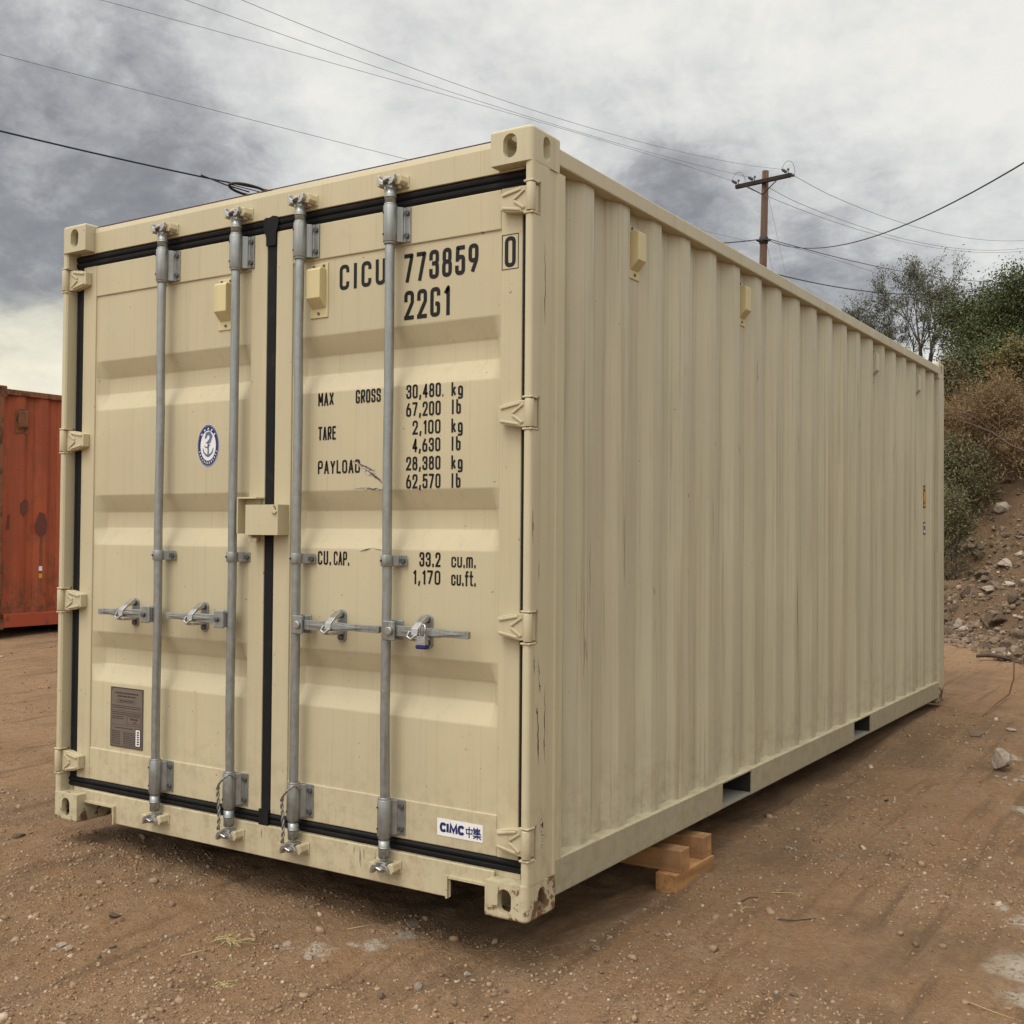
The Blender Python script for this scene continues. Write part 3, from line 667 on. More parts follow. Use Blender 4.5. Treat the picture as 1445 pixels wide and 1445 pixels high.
def build_door(side):
    x0, x1 = (-2.356, -1.239) if side == 0 else (-1.189, -.069)
    d = door_mesh(x0, x1).build('door', M['paint'], cont, .0035)
    d['label'] = 'left door leaf with round emblem and data plate' if side == 0 else 'right door leaf with black lettering'
    for z in HZ: hinge_mb(z, side == 0).build('hinge', [M['paint'], M['pin']], d, .0025)
    # rubber gasket: double-lipped strips round the leaf
    def strip_h(mb, xa, xb, za, zb):
        c = [(YD+.03, za), (YD+.006, za), (YD-.001, za+(zb-za)*.18), (YD-.002, za+(zb-za)*.36), (YD+.006, za+(zb-za)*.48), (YD-.001, za+(zb-za)*.62), (YD-.003, za+(zb-za)*.80), (YD+.006, zb), (YD+.03, zb)]
        mb.prism(c, 0, xa, xb)
    def strip_v(mb, xa, xb, za, zb):
        w = xb-xa; c = [(xa, YD+.03), (xa, YD+.006), (xa+w*.2, YD-.001), (xa+w*.4, YD-.001), (xa+w*.5, YD+.005), (xa+w*.6, YD-.001), (xa+w*.8, YD-.001), (xb, YD+.006), (xb, YD+.03)]
        mb.prism(c, 2, za, zb)
    mb = MB()
    if side == 0:
        strip_h(mb, -2.406, -1.2195, 2.4135, 2.4660); strip_h(mb, -2.406, -1.2195, .1365, .1795)
        strip_v(mb, -2.406, -2.3565, .180, 2.413)
    else:
        strip_h(mb, -1.2185, -.032, 2.4135, 2.4660); strip_h(mb, -1.2185, -.032, .1365, .1795)
        strip_v(mb, -.0685, -.032, .180, 2.413); mb.prism([(-1.2385, YD+.03), (-1.2385, YD+.004), (-1.233, YD-.001), (-1.195, YD-.001), (-1.1895, YD+.004), (-1.1895, YD+.03)], 2, .180, 2.413)
        mb.prism([(2.425, -1.252), (2.464, -1.254), (2.472, -1.243), (2.469, -1.224), (2.475, -1.206), (2.470, -1.182), (2.452, -1.174), (2.425, -1.180), (2.408, -1.1885), (2.36, -1.1895), (2.36, -1.2385), (2.395, -1.2395)], 1, YD-.008, YD-.0035)
        mb.prism([(.195, -1.2385), (.1365, -1.2385), (.1365, -1.1895), (.195, -1.1895)], 1, YD-.012, YD-.0045)
    mb.build('gasket', M['rubber'], d)
    for i, bx in enumerate(BARS[side]):
        mb = MB(); wob = [(bx+.0015*math.sin(k*1.7+bx*9), YB+.001*math.sin(k*2.1), .115+(2.46-.115)*k/10) for k in range(11)]
        mb.tube(wob, .0172, 18)
        mb.tube([(bx, YB, 2.415), (bx, YB, 2.475)], .0200, 16); mb.tube([(bx, YB, .118), (bx, YB, .178)], .0200, 16)
        mb.tube([(bx, YB, 2.440), (bx, YB, 2.446)], .0225, 16); mb.tube([(bx, YB, .150), (bx, YB, .156)], .0225, 16)
        mb.build('locking_bar', M['galv'], d)
        for q, zc in ((1, 2.490), (-1, .092)):     # forked cam ends
            mb = MB(); z = zc
            mb.prism([(bx-.018, YB-.016), (bx+.018, YB-.016), (bx+.020, YB+.020), (bx-.020, YB+.020)], 2, z-.020, z+.014)
            for sx in (-1, 1):
                mb.prism([(z+q*-.010, bx+sx*.008), (z+q*.004, bx+sx*.010), (z+q*.014, bx+sx*.024), (z+q*.026, bx+sx*.026), (z+q*.026, bx+sx*.036), (z+q*.008, bx+sx*.036), (z+q*-.006, bx+sx*.026)], 1, YB-.030+.004*sx, YB-.012)
            mb.prism([(z+q*.002, bx-.016), (z+q*.022, bx-.010), (z+q*.020, bx+.014), (z+q*.000, bx+.018)], 1, YB-.026, YB-.004)
            mb.tube([(bx-.010, YB-.032, z+q*.004), (bx+.012, YB-.030, z+q*.012)], .005, 8)
            mb.build('bar_cam', M['zinc'], d, .003)
        for za, zb in ((2.283, 2.412), (.194, .320)):
            mb = MB()
            mb.tube([(bx, YB, za), (bx, YB, zb)], .0255, 20); mb.tube([(bx, YB, zb-.006), (bx, YB, zb+.008)], .0225, 18); mb.tube([(bx, YB, za-.008), (bx, YB, za+.006)], .0225, 18)
            mb.prism([(bx+.014, YB+.006), (bx+.034, YD-.012), (bx+.036, YD-.006), (bx+.062, YD-.006), (bx+.062, YD-.0005), (bx-.02, YD-.0005), (bx-.02, YB+.01)], 2, za+.002, zb-.002)
            mb.mi = 1
            for zz in (za+.024, zb-.024): mb.tube([(bx+.050, YD-.006, zz), (bx+.050, YD-.015, zz)], .0105, 8)
            mb.mi = 2
            for zz in (za+.026, zb-.026): mb.tube([(bx-.013, YB-.0205, zz), (bx-.0136, YB-.0238, zz)], .0048, 8)
            mb.build('bar_bracket', [M['galv'], M['pin'], M['dark']], d, .002)
        mb = MB(); za, zb = 1.137, 1.176
        mb.tube([(bx, YB, za), (bx, YB, zb)], .0225, 20)
        mb.prism([(bx+.012, YB+.004), (bx+.030, YD-.010), (bx+.032, YD-.005), (bx+.058, YD-.005), (bx+.058, YD-.0003), (bx-.015, YD-.0003), (bx-.015, YB+.01)], 2, za+.001, zb-.001)
        mb.mi = 1; mb.tube([(bx+.046, YD-.005, (za+zb)/2), (bx+.046, YD-.014, (za+zb)/2)], .0100, 8)
        mb.mi = 2; mb.tube([(bx-.010, YB-.0195, (za+zb)/2), (bx-.0104, YB-.0232, (za+zb)/2)], .005, 8)
        mb.build('bar_clamp', [M['galv'], M['pin'], M['dark']], d, .0015)
        # handle hub, handle and catch
        sg = -1 if side == 0 else 1; zh = .914; hx = bx+sg*.038
        mb = MB()
        xa, xb = sorted((bx+sg*.010, bx+sg*.062))
        mb.box(xa, xb, -.020, -.011, zh-.034, zh+.034); mb.box(xa, xb, .030, .038, zh-.034, zh+.034)
        mb.box(*sorted((bx+sg*.012, bx+sg*.030)), -.0105, .0295, zh-.030, zh+.030)
        mb.mi = 1; mb.tube([(hx+sg*.004, -.020, zh), (hx+sg*.004, -.031, zh)], .015 if side else .010, 14)
        mb.build('handle_hub', [M['galv'], M['zinc'] if side else M['pin']], d, .003)
        L = (.350, .352)[i] if side == 0 else (.415, .366)[i]
        mb = MB(); e = bx+sg*L; s1 = bx+sg*.064; mid = bx+sg*.235
        def H(x, zz): return (zz, x)
        mb.prism([H(s1-sg*.03, zh-.018), H(mid, zh-.016), H(mid+sg*.04, zh-.011), H(e-sg*.004, zh-.013), H(e, zh-.009), H(e, zh+.010), H(e-sg*.004, zh+.013), H(mid+sg*.04, zh+.012), H(mid, zh+.016), H(s1-sg*.03, zh+.018)], 1, -.0075, .008)
        mb.prism([H(s1+sg*.02, zh+.001), H(mid-sg*.02, zh+.012), H(mid+sg*.10, zh+.001), H(mid-sg*.02, zh-.010)], 1, -.014, -.0072)
        if side:
            random.seed(int(bx*1000))
            for q in range(14):
                tx = e-sg*(.018+.0075*q); mb.box(tx-.0022, tx+.0022, -.0092, -.0073, zh-.006+.001*(q % 3), zh+.005-.001*(q % 2))
        mb.build('handle', M['galv'], d, .0022)
        cx = bx+(-.190, -.198)[i]+.0 if side == 0 else bx+(.188, .150)[i]; cz = .913
        mb = MB(); mb.prism([(z+cz, x+cx) for x, z in stadium(.042, .120)], 1, YD+.001, YD+.0065)
        mb.mi = 1; mb.tube([(cx, YD+.001, cz+.040), (cx, YD-.014, cz+.040)], .012, 10); mb.tube([(cx, YD+.001, cz-.042), (cx, YD-.008, cz-.042)], .011, 10)
        mb.mi = 2
        mb.prism([(YD-.004, cz+.050), (YD-.014, cz+.056), (.006, cz+.034), (-.016, cz+.014), (-.020, cz-.010), (-.015, cz-.010), (-.012, cz+.010), (.010, cz+.024), (YD-.010, cz+.036)], 0, cx-.016, cx+.012)
        mb.box(cx-.014, cx+.014, .009, YD, cz-.030, cz-.022)
        mb.box(cx-.016, cx+.014, -.014, .0085, cz-.030, cz-.023)
        mb.tube([(cx-.022, -.016, cz+.004), (cx-.030, -.020, cz-.014), (cx-.012, -.022, cz-.024), (cx+.006, -.018, cz-.008)], .0055, 8)
        mb.build('handle_catch', [M['galv'], M['pin'], M['zinc']], d, .002)
    vcx = -1.466 if side == 0 else -.972
    vent_mb(MB(), vcx, 2.262, y=YD+.0066).build('vent', [M['cream'], M['pin']], d, .003)
    return d
left = build_door(0); right = build_door(1)

# cam keepers welded on the header and the sill
for bx in BARS[0]+BARS[1]:
    for q, zc, yp in ((1, 2.498, .050), (-1, .083, .044)):
        mb = MB()
        for sx in (-1, 1):
            mb.prism([(zc-.014, bx+sx*.026), (zc+.012, bx+sx*.024), (zc+.020, bx+sx*.032), (zc+.018, bx+sx*.048), (zc-.004, bx+sx*.054), (zc-.017, bx+sx*.044)], 1, yp-.050+.006*sx, yp+.001)
        mb.box(bx-.056, bx+.056, yp-.005, yp+.0005, zc-.020, zc+.022)
        mb.build('cam_keeper', M['paint'], cont, .005)

# left door: emblem, data plate, lock-box plate
mb = MB(); ex, ez, ey = -1.562, 1.6, YD+.0062
mb.disc(ex, ez, .064, .087, ey); mb.mi = 1; mb.disc(ex, ez, .062, .085, ey-.0003, 40, .955); mb.disc(ex, ez, .058, .080, ey-.0003, 40, .76)
mb.mi = 0
for k in range(5):
    a = R(90+(k-2)*24); mb.ribbon([(ex+.049*math.cos(a)-.003, ez+.068*math.sin(a)-.003), (ex+.049*math.cos(a)+.003, ez+.068*math.sin(a)+.003)], .0055, ey-.0007)
for k in range(13):
    a = R(200+k*11.7); mb.ribbon([(ex+.0475*math.cos(a), ez+.066*math.sin(a)), (ex+.0535*math.cos(a), ez+.074*math.sin(a))], .0035, ey-.0007)
mb.mi = 2
mb.ribbon([(ex, ez+.020), (ex+.001, ez-.036)], .008, ey-.0008)
mb.ribbon([(ex-.030, ez-.010), (ex-.024, ez-.027), (ex-.010, ez-.038), (ex, ez-.041), (ex+.010, ez-.038), (ex+.024, ez-.027), (ex+.030, ez-.010)], [.003, .006, .008, .010, .008, .006, .003], ey-.0010)
mb.ribbon([(ex-.012, ez+.012), (ex+.016, ez+.014)], .005, ey-.0012)
mb.ribbon([(ex-.016, ez+.030), (ex-.008, ez+.048), (ex+.008, ez+.050), (ex+.017, ez+.038), (ex+.012, ez+.024), (ex+.002, ez+.018)], [.008, .012, .014, .015, .012, .006], ey-.0014)
mb.mi = 1; mb.ribbon([(ex-.020, ez+.000), (ex-.010, ez-.008), (ex+.004, ez-.002), (ex+.012, ez+.006)], .003, ey-.0016)
e = mb.build('emblem', [M['white'], M['navy'], M['steelblue']], left); e['label'] = 'oval navy and white emblem with an anchor'
mb = MB(); px0, px1, pz0, pz1 = -2.138, -1.930, .338, .591
mb.box(px0, px1, YD+.004, YD+.0066, pz0, pz1); mb.mi = 1; yt = YD+.0035
mb.ribbon([(px0+.003, pz0+.003), (px1-.003, pz0+.003), (px1-.003, pz1-.003), (px0+.003, pz1-.003)], .003, yt, True)
rs = random.Random(3)
def words(xa, xb, z, hgt):
    x = xa
    while x < xb:
        w = rs.uniform(.006, .018); mb.ribbon([(x, z), (min(x+w, xb), z)], hgt, yt-.0001); x += w+rs.uniform(.002, .004)
words(px0+.03, px1-.03, pz1-.024, .006); words(px0+.045, px1-.045, pz1-.037, .006); words(px0+.06, px1-.06, pz1-.057, .005)
mb.ribbon([(px0+.05, pz1-.050), (px1-.05, pz1-.050), (px1-.05, pz1-.064), (px0+.05, pz1-.064)], .0012, yt-.0001, True)
for z in (pz1-.078, pz1-.086, pz1-.106, pz1-.114): words(px0+.012, px1-.012, z, .0032)
for z in (pz1-.098, pz1-.158): mb.ribbon([(px0+.006, z), (px1-.006, z)], .0012, yt-.0002)
for z in (pz1-.124, pz1-.132): words(px0+.012, px0+.085, z, .003)
mb.ribbon([(px1-.098, pz1-.120), (px1-.014, pz1-.120), (px1-.014, pz1-.150), (px1-.098, pz1-.150)], .0015, yt-.0002, True)
words(px1-.078, px1-.030, pz1-.130, .007); words(px1-.06, px1-.04, pz1-.142, .004)
for k in range(8): words(px0+.010, px0+.066, pz0+.066-k*.0075, .003); words(px0+.085, px1-.05, pz0+.064-k*.0075, .003)
words(px0+.03, px1-.06, pz0+.082, .0035)
mb.mi = 1; mb.box(px1-.047, px1-.010, YD+.0030, YD+.0041, pz0+.010, pz0+.086); mb.mi = 2; mb.box(px1-.042, px1-.015, YD+.0024, YD+.0032, pz0+.014, pz0+.082)
mb.mi = 1
for k in range(6): mb.box(px1-.034, px1-.021, YD+.0019, YD+.0026, pz0+.02+k*.0098, pz0+.026+k*.0098)
mb.mi = 0
for xx in (px0+.007, px1-.007):
    for zz in (pz0+.007, pz1-.007): mb.tube([(xx, YD+.004, zz), (xx, YD+.001, zz)], .004, 8)
e = mb.build('data_plate', [M['plate'], M['plateink'], M['white']], left, 0); e['label'] = 'grey brown data plate with small print'
mb = MB(); mb.box(-1.338, -1.331, .005, .0545, 1.248, 1.388); mb.box(-1.3308, -1.235, .005, .0545, 1.381, 1.388); mb.box(-1.3308, -1.252, .046, .0545, 1.2485, 1.3808)
mb.box(-1.282, -1.262, .012, .0545, 1.216, 1.2475); mb.box(-1.2615, -1.238, .012, .022, 1.216, 1.232)
mb.build('lock_box_bracket', M['paint'], left, .002)
mb = MB(); x0, x1, yf = -1.280, -1.110, -.004
mb.box(x0, x1, yf, yf+.005, 1.243, 1.358); mb.box(x0, x0+.005, yf+.0052, .040, 1.243, 1.358); mb.box(x0+.0052, x1-.0052, yf+.0052, .050, 1.3525, 1.358); mb.box(x1-.005, x1, yf+.0052, .0545, 1.243, 1.358)
lbm = bool_cut(mb.mesh('l', M['paint']), [MB().prism([(z+1.337, x+x1-.020) for x, z in stadium(.020, .034)], 1, -.1, .0008+yf+.006).mesh('k', M['paint'])], 'lock_box')
o = link('lock_box', lbm, right); md = o.modifiers.new('bevel', 'BEVEL'); md.width = .003; md.segments = 2; md.limit_method = 'ANGLE'
mb = MB(); mb.prism([(1.350, x1-.028), (1.334, x1-.028), (1.326, x1-.020), (1.322, x1-.008), (1.332, x1-.004), (1.338, x1-.012), (1.350, x1-.016)], 1, yf-.008, yf-.0003); mb.build('lock_box_hook', M['paint'], right, .0015)

# right door lettering (drawn with strokes, like the stencilled original)
yp = YD+.0062
def mark(rows, y=yp, label=None):
    for r_ in rows:
        mb = MB(); lettering(mb, r_[0], r_[1], r_[2], r_[3], r_[4], y, r_[5], r_[6] if len(r_) > 6 else None)
        o = mb.build('lettering', M['ink'], right)
        if label: o['label'] = label
mark([('CICU', -.874, -.655, 2.150, 2.244, .0145, .62), ('773859', -.571, -.250, 2.144, 2.246, .0150, .50)], label='large black identification code')
mark([('22G1', -.569, -.367, 2.010, 2.114, .0150, .50)], label='black size and type code')
mb = MB(); lettering(mb, '0', -.139, -.095, 2.144, 2.248, YD-.0004, .0145)
mb.ribbon([(-.149, 2.138), (-.085, 2.138), (-.085, 2.254), (-.149, 2.254)], .0032, YD-.0004, True); mb.build('lettering', M['ink'], right)['label'] = 'boxed black check digit'
S = .0076
mark([('MAX', -.973, -.896, 1.726, 1.776, S), ('GROSS', -.790, -.672, 1.726, 1.776, S), ('30,480', -.556, -.404, 1.729, 1.779, S, .36), ('.', -.399, -.392, 1.729, 1.765, .005), ('kg', -.359, -.310, 1.728, 1.776, S, .55),
      ('67,200', -.556, -.404, 1.665, 1.716, S, .36), ('lb', -.357, -.318, 1.665, 1.716, S, .7),
      ('TARE', -.971, -.884, 1.598, 1.649, S), ('2,100', -.527, -.404, 1.601, 1.651, S, .36), ('kg', -.358, -.310, 1.601, 1.650, S, .55), ('4,630', -.527, -.404, 1.539, 1.588, S, .36), ('lb', -.357, -.318, 1.539, 1.588, S, .7),
      ('PAYLOAD', -.971, -.766, 1.472, 1.522, S, .36), ('28,380', -.554, -.403, 1.475, 1.524, S, .36), ('kg', -.357, -.309, 1.475, 1.523, S, .55), ('62,570', -.553, -.402, 1.411, 1.462, S, .36), ('lb', -.356, -.317, 1.411, 1.461, S, .7)], label='black table of weights')
mark([('CU.', -.966, -.900, 1.134, 1.185, S, .4), ('CAP.', -.888, -.812, 1.134, 1.185, .0066, .25), ('33.2', -.491, -.399, 1.137, 1.188, S, .36), ('cu.m.', -.353, -.250, 1.137, 1.187, .0064, .28),
      ('1,170', -.519, -.399, 1.075, 1.125, S, .36), ('cu.ft.', -.353, -.249, 1.075, 1.126, .0066, .28)], label='black table of capacities')
# maker's sticker on the foot of the right door
mb = MB(); a0, a1, c0, c1 = -.398, -.209, .218, .276; ys = YD+.0002
mb.box(a0, a1, ys-.0006, ys+.0006, c0, c1); mb.mi = 1; hw = .0098
def st(pts, y=0, w=None, closed=False, rad=0):
    q = [(a0+p[0]*(a1-a0), c0+p[1]*(c1-c0)) for p in pts]; q = rounded(q, rad, closed) if rad else q
    mb.ribbon(q, w or hw, ys-.0012-y*.0001, closed)
st([(.185, .62), (.165, .70), (.10, .70), (.085, .55), (.085, .45), (.10, .30), (.165, .30), (.185, .38)], rad=.006)
st([(.235, .245), (.235, .755)]); st([(.295, .245), (.305, .72), (.365, .33), (.425, .72), (.435, .245)], 1)
st([(.585, .62), (.565, .70), (.50, .70), (.485, .55), (.485, .45), (.50, .30), (.565, .30), (.585, .38)], 2, rad=.006)
cw = .0040
st([(.645, .62), (.775, .64), (.77, .40), (.655, .38)], 0, cw, True); st([(.71, .80), (.71, .15)], 1, .0042)
for i_, (p, q) in enumerate([((.82, .80), (.80, .62)), ((.815, .70), (.815, .42)), ((.885, .82), (.885, .42)), ((.815, .68), (.95, .71)), ((.815, .60), (.945, .62)), ((.815, .52), (.945, .53)), ((.80, .43), (.965, .45)), ((.79, .31), (.975, .33)), ((.885, .42), (.885, .12)), ((.88, .31), (.80, .16)), ((.89, .31), (.97, .17))]): st([p, q], i_ % 4, cw)
e = mb.build('maker_sticker', [M['white'], M['navy']], right); e['label'] = 'white maker sticker with navy letters and characters'

# scratches and scuffs
M['scuffgrey'] = material('grey_scuff', (.27, .25, .20), .6); M['scrapebrown'] = material('brown_scuff', (.22, .155, .10), .7)
M['stain'] = material('grey_drip_stain', (.20, .19, .165), .7)
M['scuff'] = material('bare_scuff', (.50, .45, .37), .5, build=lambda t, p, oc: t.put(p.inputs['Base Color'], t.mix(t.rng(t.noise(t.mapv(oc, (60, 60, 160)), 1, 4).outputs['Fac'], .35, .65), (.62, .58, .50), (.20, .155, .115))))
M['scrape'] = material('dark_scrape', (.05, .042, .04), .6)
def jag(mb, p0, p1, w, y, seed, n=9, amp=.004):
    r_ = random.Random(seed); pts = []; ws = []
    for k in range(n+1):
        t = k/n; pts.append((p0[0]+(p1[0]-p0[0])*t+r_.uniform(-amp, amp), p0[1]+(p1[1]-p0[1])*t+r_.uniform(-amp, amp))); ws.append(max(w*math.sin(math.pi*min(max(t, .03), .97))*r_.uniform(.5, 1.3), .0006))
    mb.ribbon(pts, ws, y)
mb = MB()
jag(mb, (-.800, 1.517), (-.655, 1.437), .020, yp-.0008, 1, 10, .003); mb.mi = 1
jag(mb, (-.785, 1.514), (-.700, 1.475), .004, yp-.0012, 2, 9, .002); jag(mb, (-.735, 1.482), (-.656, 1.434), .006, yp-.0014, 3, 9, .002); jag(mb, (-.745, 1.497), (-.690, 1.476), .003, yp-.0013, 8, 7, .001)
mb.mi = 0; jag(mb, (-.790, 1.418), (-.652, 1.412), .008, yp-.0008, 4, 10, .003); mb.mi = 1; jag(mb, (-.745, 1.416), (-.655, 1.410), .004, yp-.0012, 5, 10, .002)
jag(mb, (-.762, 1.186), (-.705, 1.200), .004, yp-.0012, 6, 6, .001); jag(mb, (-.705, 1.200), (-.660, 1.192), .003, yp-.0012, 7, 6, .001)
mb.build('paint_scratch', [M['scuff'], M['scrape']], right)
mb = MB()
def side_line(p0, p1, w, seed, amp=.004, n=10, x=.0007):
    b = len(mb.v); jag(mb, p0, p1, w, 0, seed, n, amp)
    for i in range(b, len(mb.v)): q = mb.v[i]; mb.v[i] = (x, q[0], q[2])
mb.mi = 1; side_line((.062, .845), (.068, .770), .003, 1); side_line((.068, .770), (.074, .735), .004, 2)
mb.mi = 2; side_line((.060, .70), (.066, .50), .005, 3, .003); side_line((.052, .690), (.056, .655), .004, 4); side_line((.104, .760), (.106, .50), .004, 11, .003)
mb.mi = 1; side_line((.064, .58), (.068, .53), .004, 5); side_line((.100, .58), (.104, .54), .003, 12); side_line((.035, .80), (.036, .86), .003, 9)
mb.mi = 0; side_line((.020, 1.34), (.022, 1.22), .006, 6, .002); mb.mi = 1; side_line((.021, 1.335), (.022, 1.23), .0035, 7, .002, 10, .0011); side_line((.060, 1.17), (.062, 1.10), .0025, 8, .001)
mb.mi = 0; side_line((.085, .36), (.095, .20), .010, 21, .006); mb.mi = 1; side_line((.093, .315), (.094, .285), .009, 22, .003, 6, .0012)
mb.mi = 2; side_line((.085, 2.22), (.088, 1.95), .004, 31, .004)
mb.build('paint_scratch', [M['scuff'], M['scrape'], M['rustline']], cont)
# long thin scratch on the first wall panels and a few scuffs
mb = MB()
for p0, p1, w, sd in (((.3955, 1.10), (.400, .70), .003, 41), ((.440, 1.25), (.437, .95), .0025, 42), ((.70, 1.40), (.71, 1.05), .003, 43), ((1.55, 1.45), (1.56, 1.2), .003, 44), ((2.68, 1.12), (2.685, .55), .006, 45)):
    mb = MB(); side_line(p0, p1, w, sd, .003, 12, -.0172); mb.build('paint_scratch', [M['rustline']], cont)
rs_ = random.Random(77)
for k in range(26):
    kk = rs_.randrange(0, 19); yv = .455+.2815*kk-rs_.uniform(.004, .066); zv = rs_.uniform(.45, 2.3); ln = rs_.choice((.02, .03, .05, .09, .16))
    mb = MB(); mb.mi = rs_.choice((0, 0, 1, 2)); side_line((yv, zv), (yv+rs_.uniform(-.02, .02)*min(ln/.05, 1), zv-ln), rs_.uniform(.0025, .006), 200+k, .002, 7, -.0171); mb.build('paint_scratch', [M['scuffgrey'], M['rustline'], M['scrapebrown']], cont)
for p0, p1, w, sd in (((-.735, .128), (-.728, .055), .006, 51), ((-.715, .125), (-.713, .085), .004, 52), ((-1.222, .120), (-1.221, .085), .004, 53), ((-.66, .126), (-.66, .07), .003, 54), ((-.76, .127), (-.761, .095), .003, 55)):
    mb = MB(); jag(mb, p0, p1, w, .0432, sd, 8, .002); mb.build('drip_stain', M['stain'], cont)

# ================================================================== things hung on the doors
pl = empty('padlock', (-.408, -.026, .888), 'small laminated steel padlock with blue bumper hanging from the rightmost door handle', 'padlock')
mb = MB()
for k in range(6): mb.box(-.021, .021, -.012, .012, -.016+k*.0058, -.016+k*.0058+.0052)
mb.box(-.0205, .0205, -.0115, .0115, -.0155, .018); mb.build('body', M['zinc'], pl, .0015)
mb = MB(); mb.tube([(-.013, 0, .018), (-.013, 0, .050), (-.010, .004, .060), (0, .006, .065), (.010, .004, .060), (.013, 0, .050), (.013, 0, .018)], .0042, 8); mb.build('shackle', M['zinc'], pl)
mb = MB(); mb.box(-.024, .024, -.015, .015, -.028, -.0165)
for x in (-.018, -.006, .006, .018): mb.box(x-.005, x+.005, -.0145, .0145, -.032, -.0285)
mb.build('bumper', M['blue'], pl, .003)
M['cable'] = material('twisted_cable', (.26, .25, .23), .5, .5)
for nm, bx, lab in (('seal_cable', BARS[0][1], 'twisted steel seal cable looped round the second locking bar from the left at its foot'), ('seal_cable', BARS[1][0], 'twisted steel seal cable looped round the third locking bar from the left at its foot')):
    mb = MB(); P = []
    for k in range(40):
        t = k/39
        if t < .45: u = t/.45; c = Vector((bx-.024+.004*math.sin(u*5), -.018, .105+.165*u))
        elif t < .8: u = (t-.45)/.35; c = Vector((bx-.022+.058*u, -.024-.012*math.sin(u*math.pi), .270+.055*u))
        else: u = (t-.8)/.2; c = Vector((bx+.036, -.018+.03*u, .325-.02*u))
        P.append(c)
    for ph in (0, math.pi):
        q = [p+Vector((math.cos(i*1.15+ph), math.sin(i*1.15+ph), 0))*(.0042 if i < 20 else .0016) for i, p in enumerate(P)]
        mb.tube(q, .0036 if ph == 0 else .0033, 6)
    o = mb.build(nm, M['cable']); tag(o, lab, 'cable', 'seal cables on the door bars')

pl.scale = (.86, .86, .86)
# ================================================================== timber blocks
def timber(x0, x1, y0, y1, z0, z1, label, rot=0):
    mb = MB(); cx, cy, cz = (x0+x1)/2, (y0+y1)/2, z0; a, b_, c = (x1-x0)/2, (y1-y0)/2, z1-z0
    if a >= b_: mb.box(-a, a, -b_, b_, 0, c); r0 = 0
    else: mb.box(-b_, b_, -a, a, 0, c); r0 = math.pi/2
    o = mb.build('timber_block', M['wood'], None, .003); o.location = (cx, cy, cz); o.rotation_euler = (0, 0, r0+rot)
    tag(o, label, 'timber block', 'timber blocks under the container')
timber(-.040, .052, 1.045, 1.405, -.186, -.092, 'short orange timber lying on the dirt, lowest piece of the block stack', R(-1.5))
timber(-1.10, .050, 1.078, 1.165, -.0915, -.004, 'timber on top of the stack nearest the container doors')
timber(-1.00, .044, 1.312, 1.400, -.0915, -.004, 'timber on top of the stack farther from the container doors', R(.8))
timber(-1.085, -.995, 1.02, 1.44, -.170, -.092, 'timber lying in the dark under the container beneath the long pieces')

# ================================================================== red container behind
RX, RY, RZ = -9.10, 3.93, .205
redc = empty('shipping_container', (RX, RY, RZ), 'rusty red shipping container standing farther off at the left edge of the yard', 'shipping container')
for top in (0, 1):
    cm = casting_mesh('corner_casting', top, M['rust'])
    for ex in (0, 1):
        for ey in (0, 1): link('corner_casting', flip_mesh(cm, -1 if ex else 1, -1 if ey else 1, (-W_ if ex else 0, L_ if ey else 0, (H_-.118) if top else 0)), redc)
for x0, x1 in ((-.06, 0), (-W_, -W_+.06)):
    for y0, y1 in ((.004, .150), (L_-.15, L_-.004)): MB().box(x0, x1, y0, y1, .1165, 2.4745).build('corner_post', M['rust'], redc, .01)
    MB().box(x0, x1, .18, L_-.18, 2.50, 2.56).build('top_rail', M['rust'], redc, .005)
    MB().box(x0, x1, .18, L_-.18, .02, .165).build('bottom_rail', M['redrail'], redc, .005)
mb = MB(); mb.smooth = True; wall_sheet(mb, smooth_profile(corr_profile(.145, L_-.145, .40)), .166, 2.499, lambda a, dx, z: (dx, a, z), False); mb.build('side_wall', M['red'], redc)
mb = MB(); mb.smooth = True; wall_sheet(mb, smooth_profile(corr_profile(.145, L_-.145, .40)), .166, 2.499, lambda a, dx, z: (-W_-dx, a, z), True); mb.build('side_wall', M['red'], redc)
mb = MB(); mb.smooth = True; wall_sheet(mb, pe, .166, 2.499, lambda a, dx, z: (-a, L_+dx, z), False); mb.build('end_wall', M['red'], redc)
MB().box(-W_+.06, -.06, .16, L_-.05, 2.54, 2.565).build('roof', M['rust'], redc)
MB().box(-W_+.05, -.05, .05, L_-.05, .10, .13).build('floor', M['under'], redc)
MB().box(-W_+.165, -.165, .04, .15, 2.466, 2.58).build('door_header', M['rust'], redc, .004); MB().box(-W_+.165, -.165, .04, .15, .02, .14).build('door_sill', M['rust'], redc, .004)
for x0 in (-2.36, -1.20):
    dd = MB().box(x0, x0+1.13, .05, .09, .16, 2.44).build('door', M['red'], redc, .004)
    for bx in (x0+.32, x0+.80):
        MB().tube([(bx, .02, .06), (bx, .02, 2.52)], .018, 12).build('locking_bar', M['rust'], dd)
for z in (2.30, 1.62, .95, .28): MB().box(-.14, -.01, .0, .048, z-.05, z+.05).build('hinge', M['rust'], redc, .006)
mb = vent_mb(MB(), 0, 2.36, .14, .26); mb.xf(lambda p: (-p[1]-.016, p[0]+.365, p[2])); mb.build('vent', [M['rust'], M['pin']], redc, .004)
def flatpoly(pts, x, name, mat):
    mb = MB(); mb.prism(pts, 0, x, x+.002); return mb.build(name, mat, redc)
flatpoly([(.36, 1.34), (.42, 1.40), (.46, 1.36), (.44, 1.24), (.40, 1.20), (.36, 1.25)], -.0175, 'paint_patch', M['patch'])
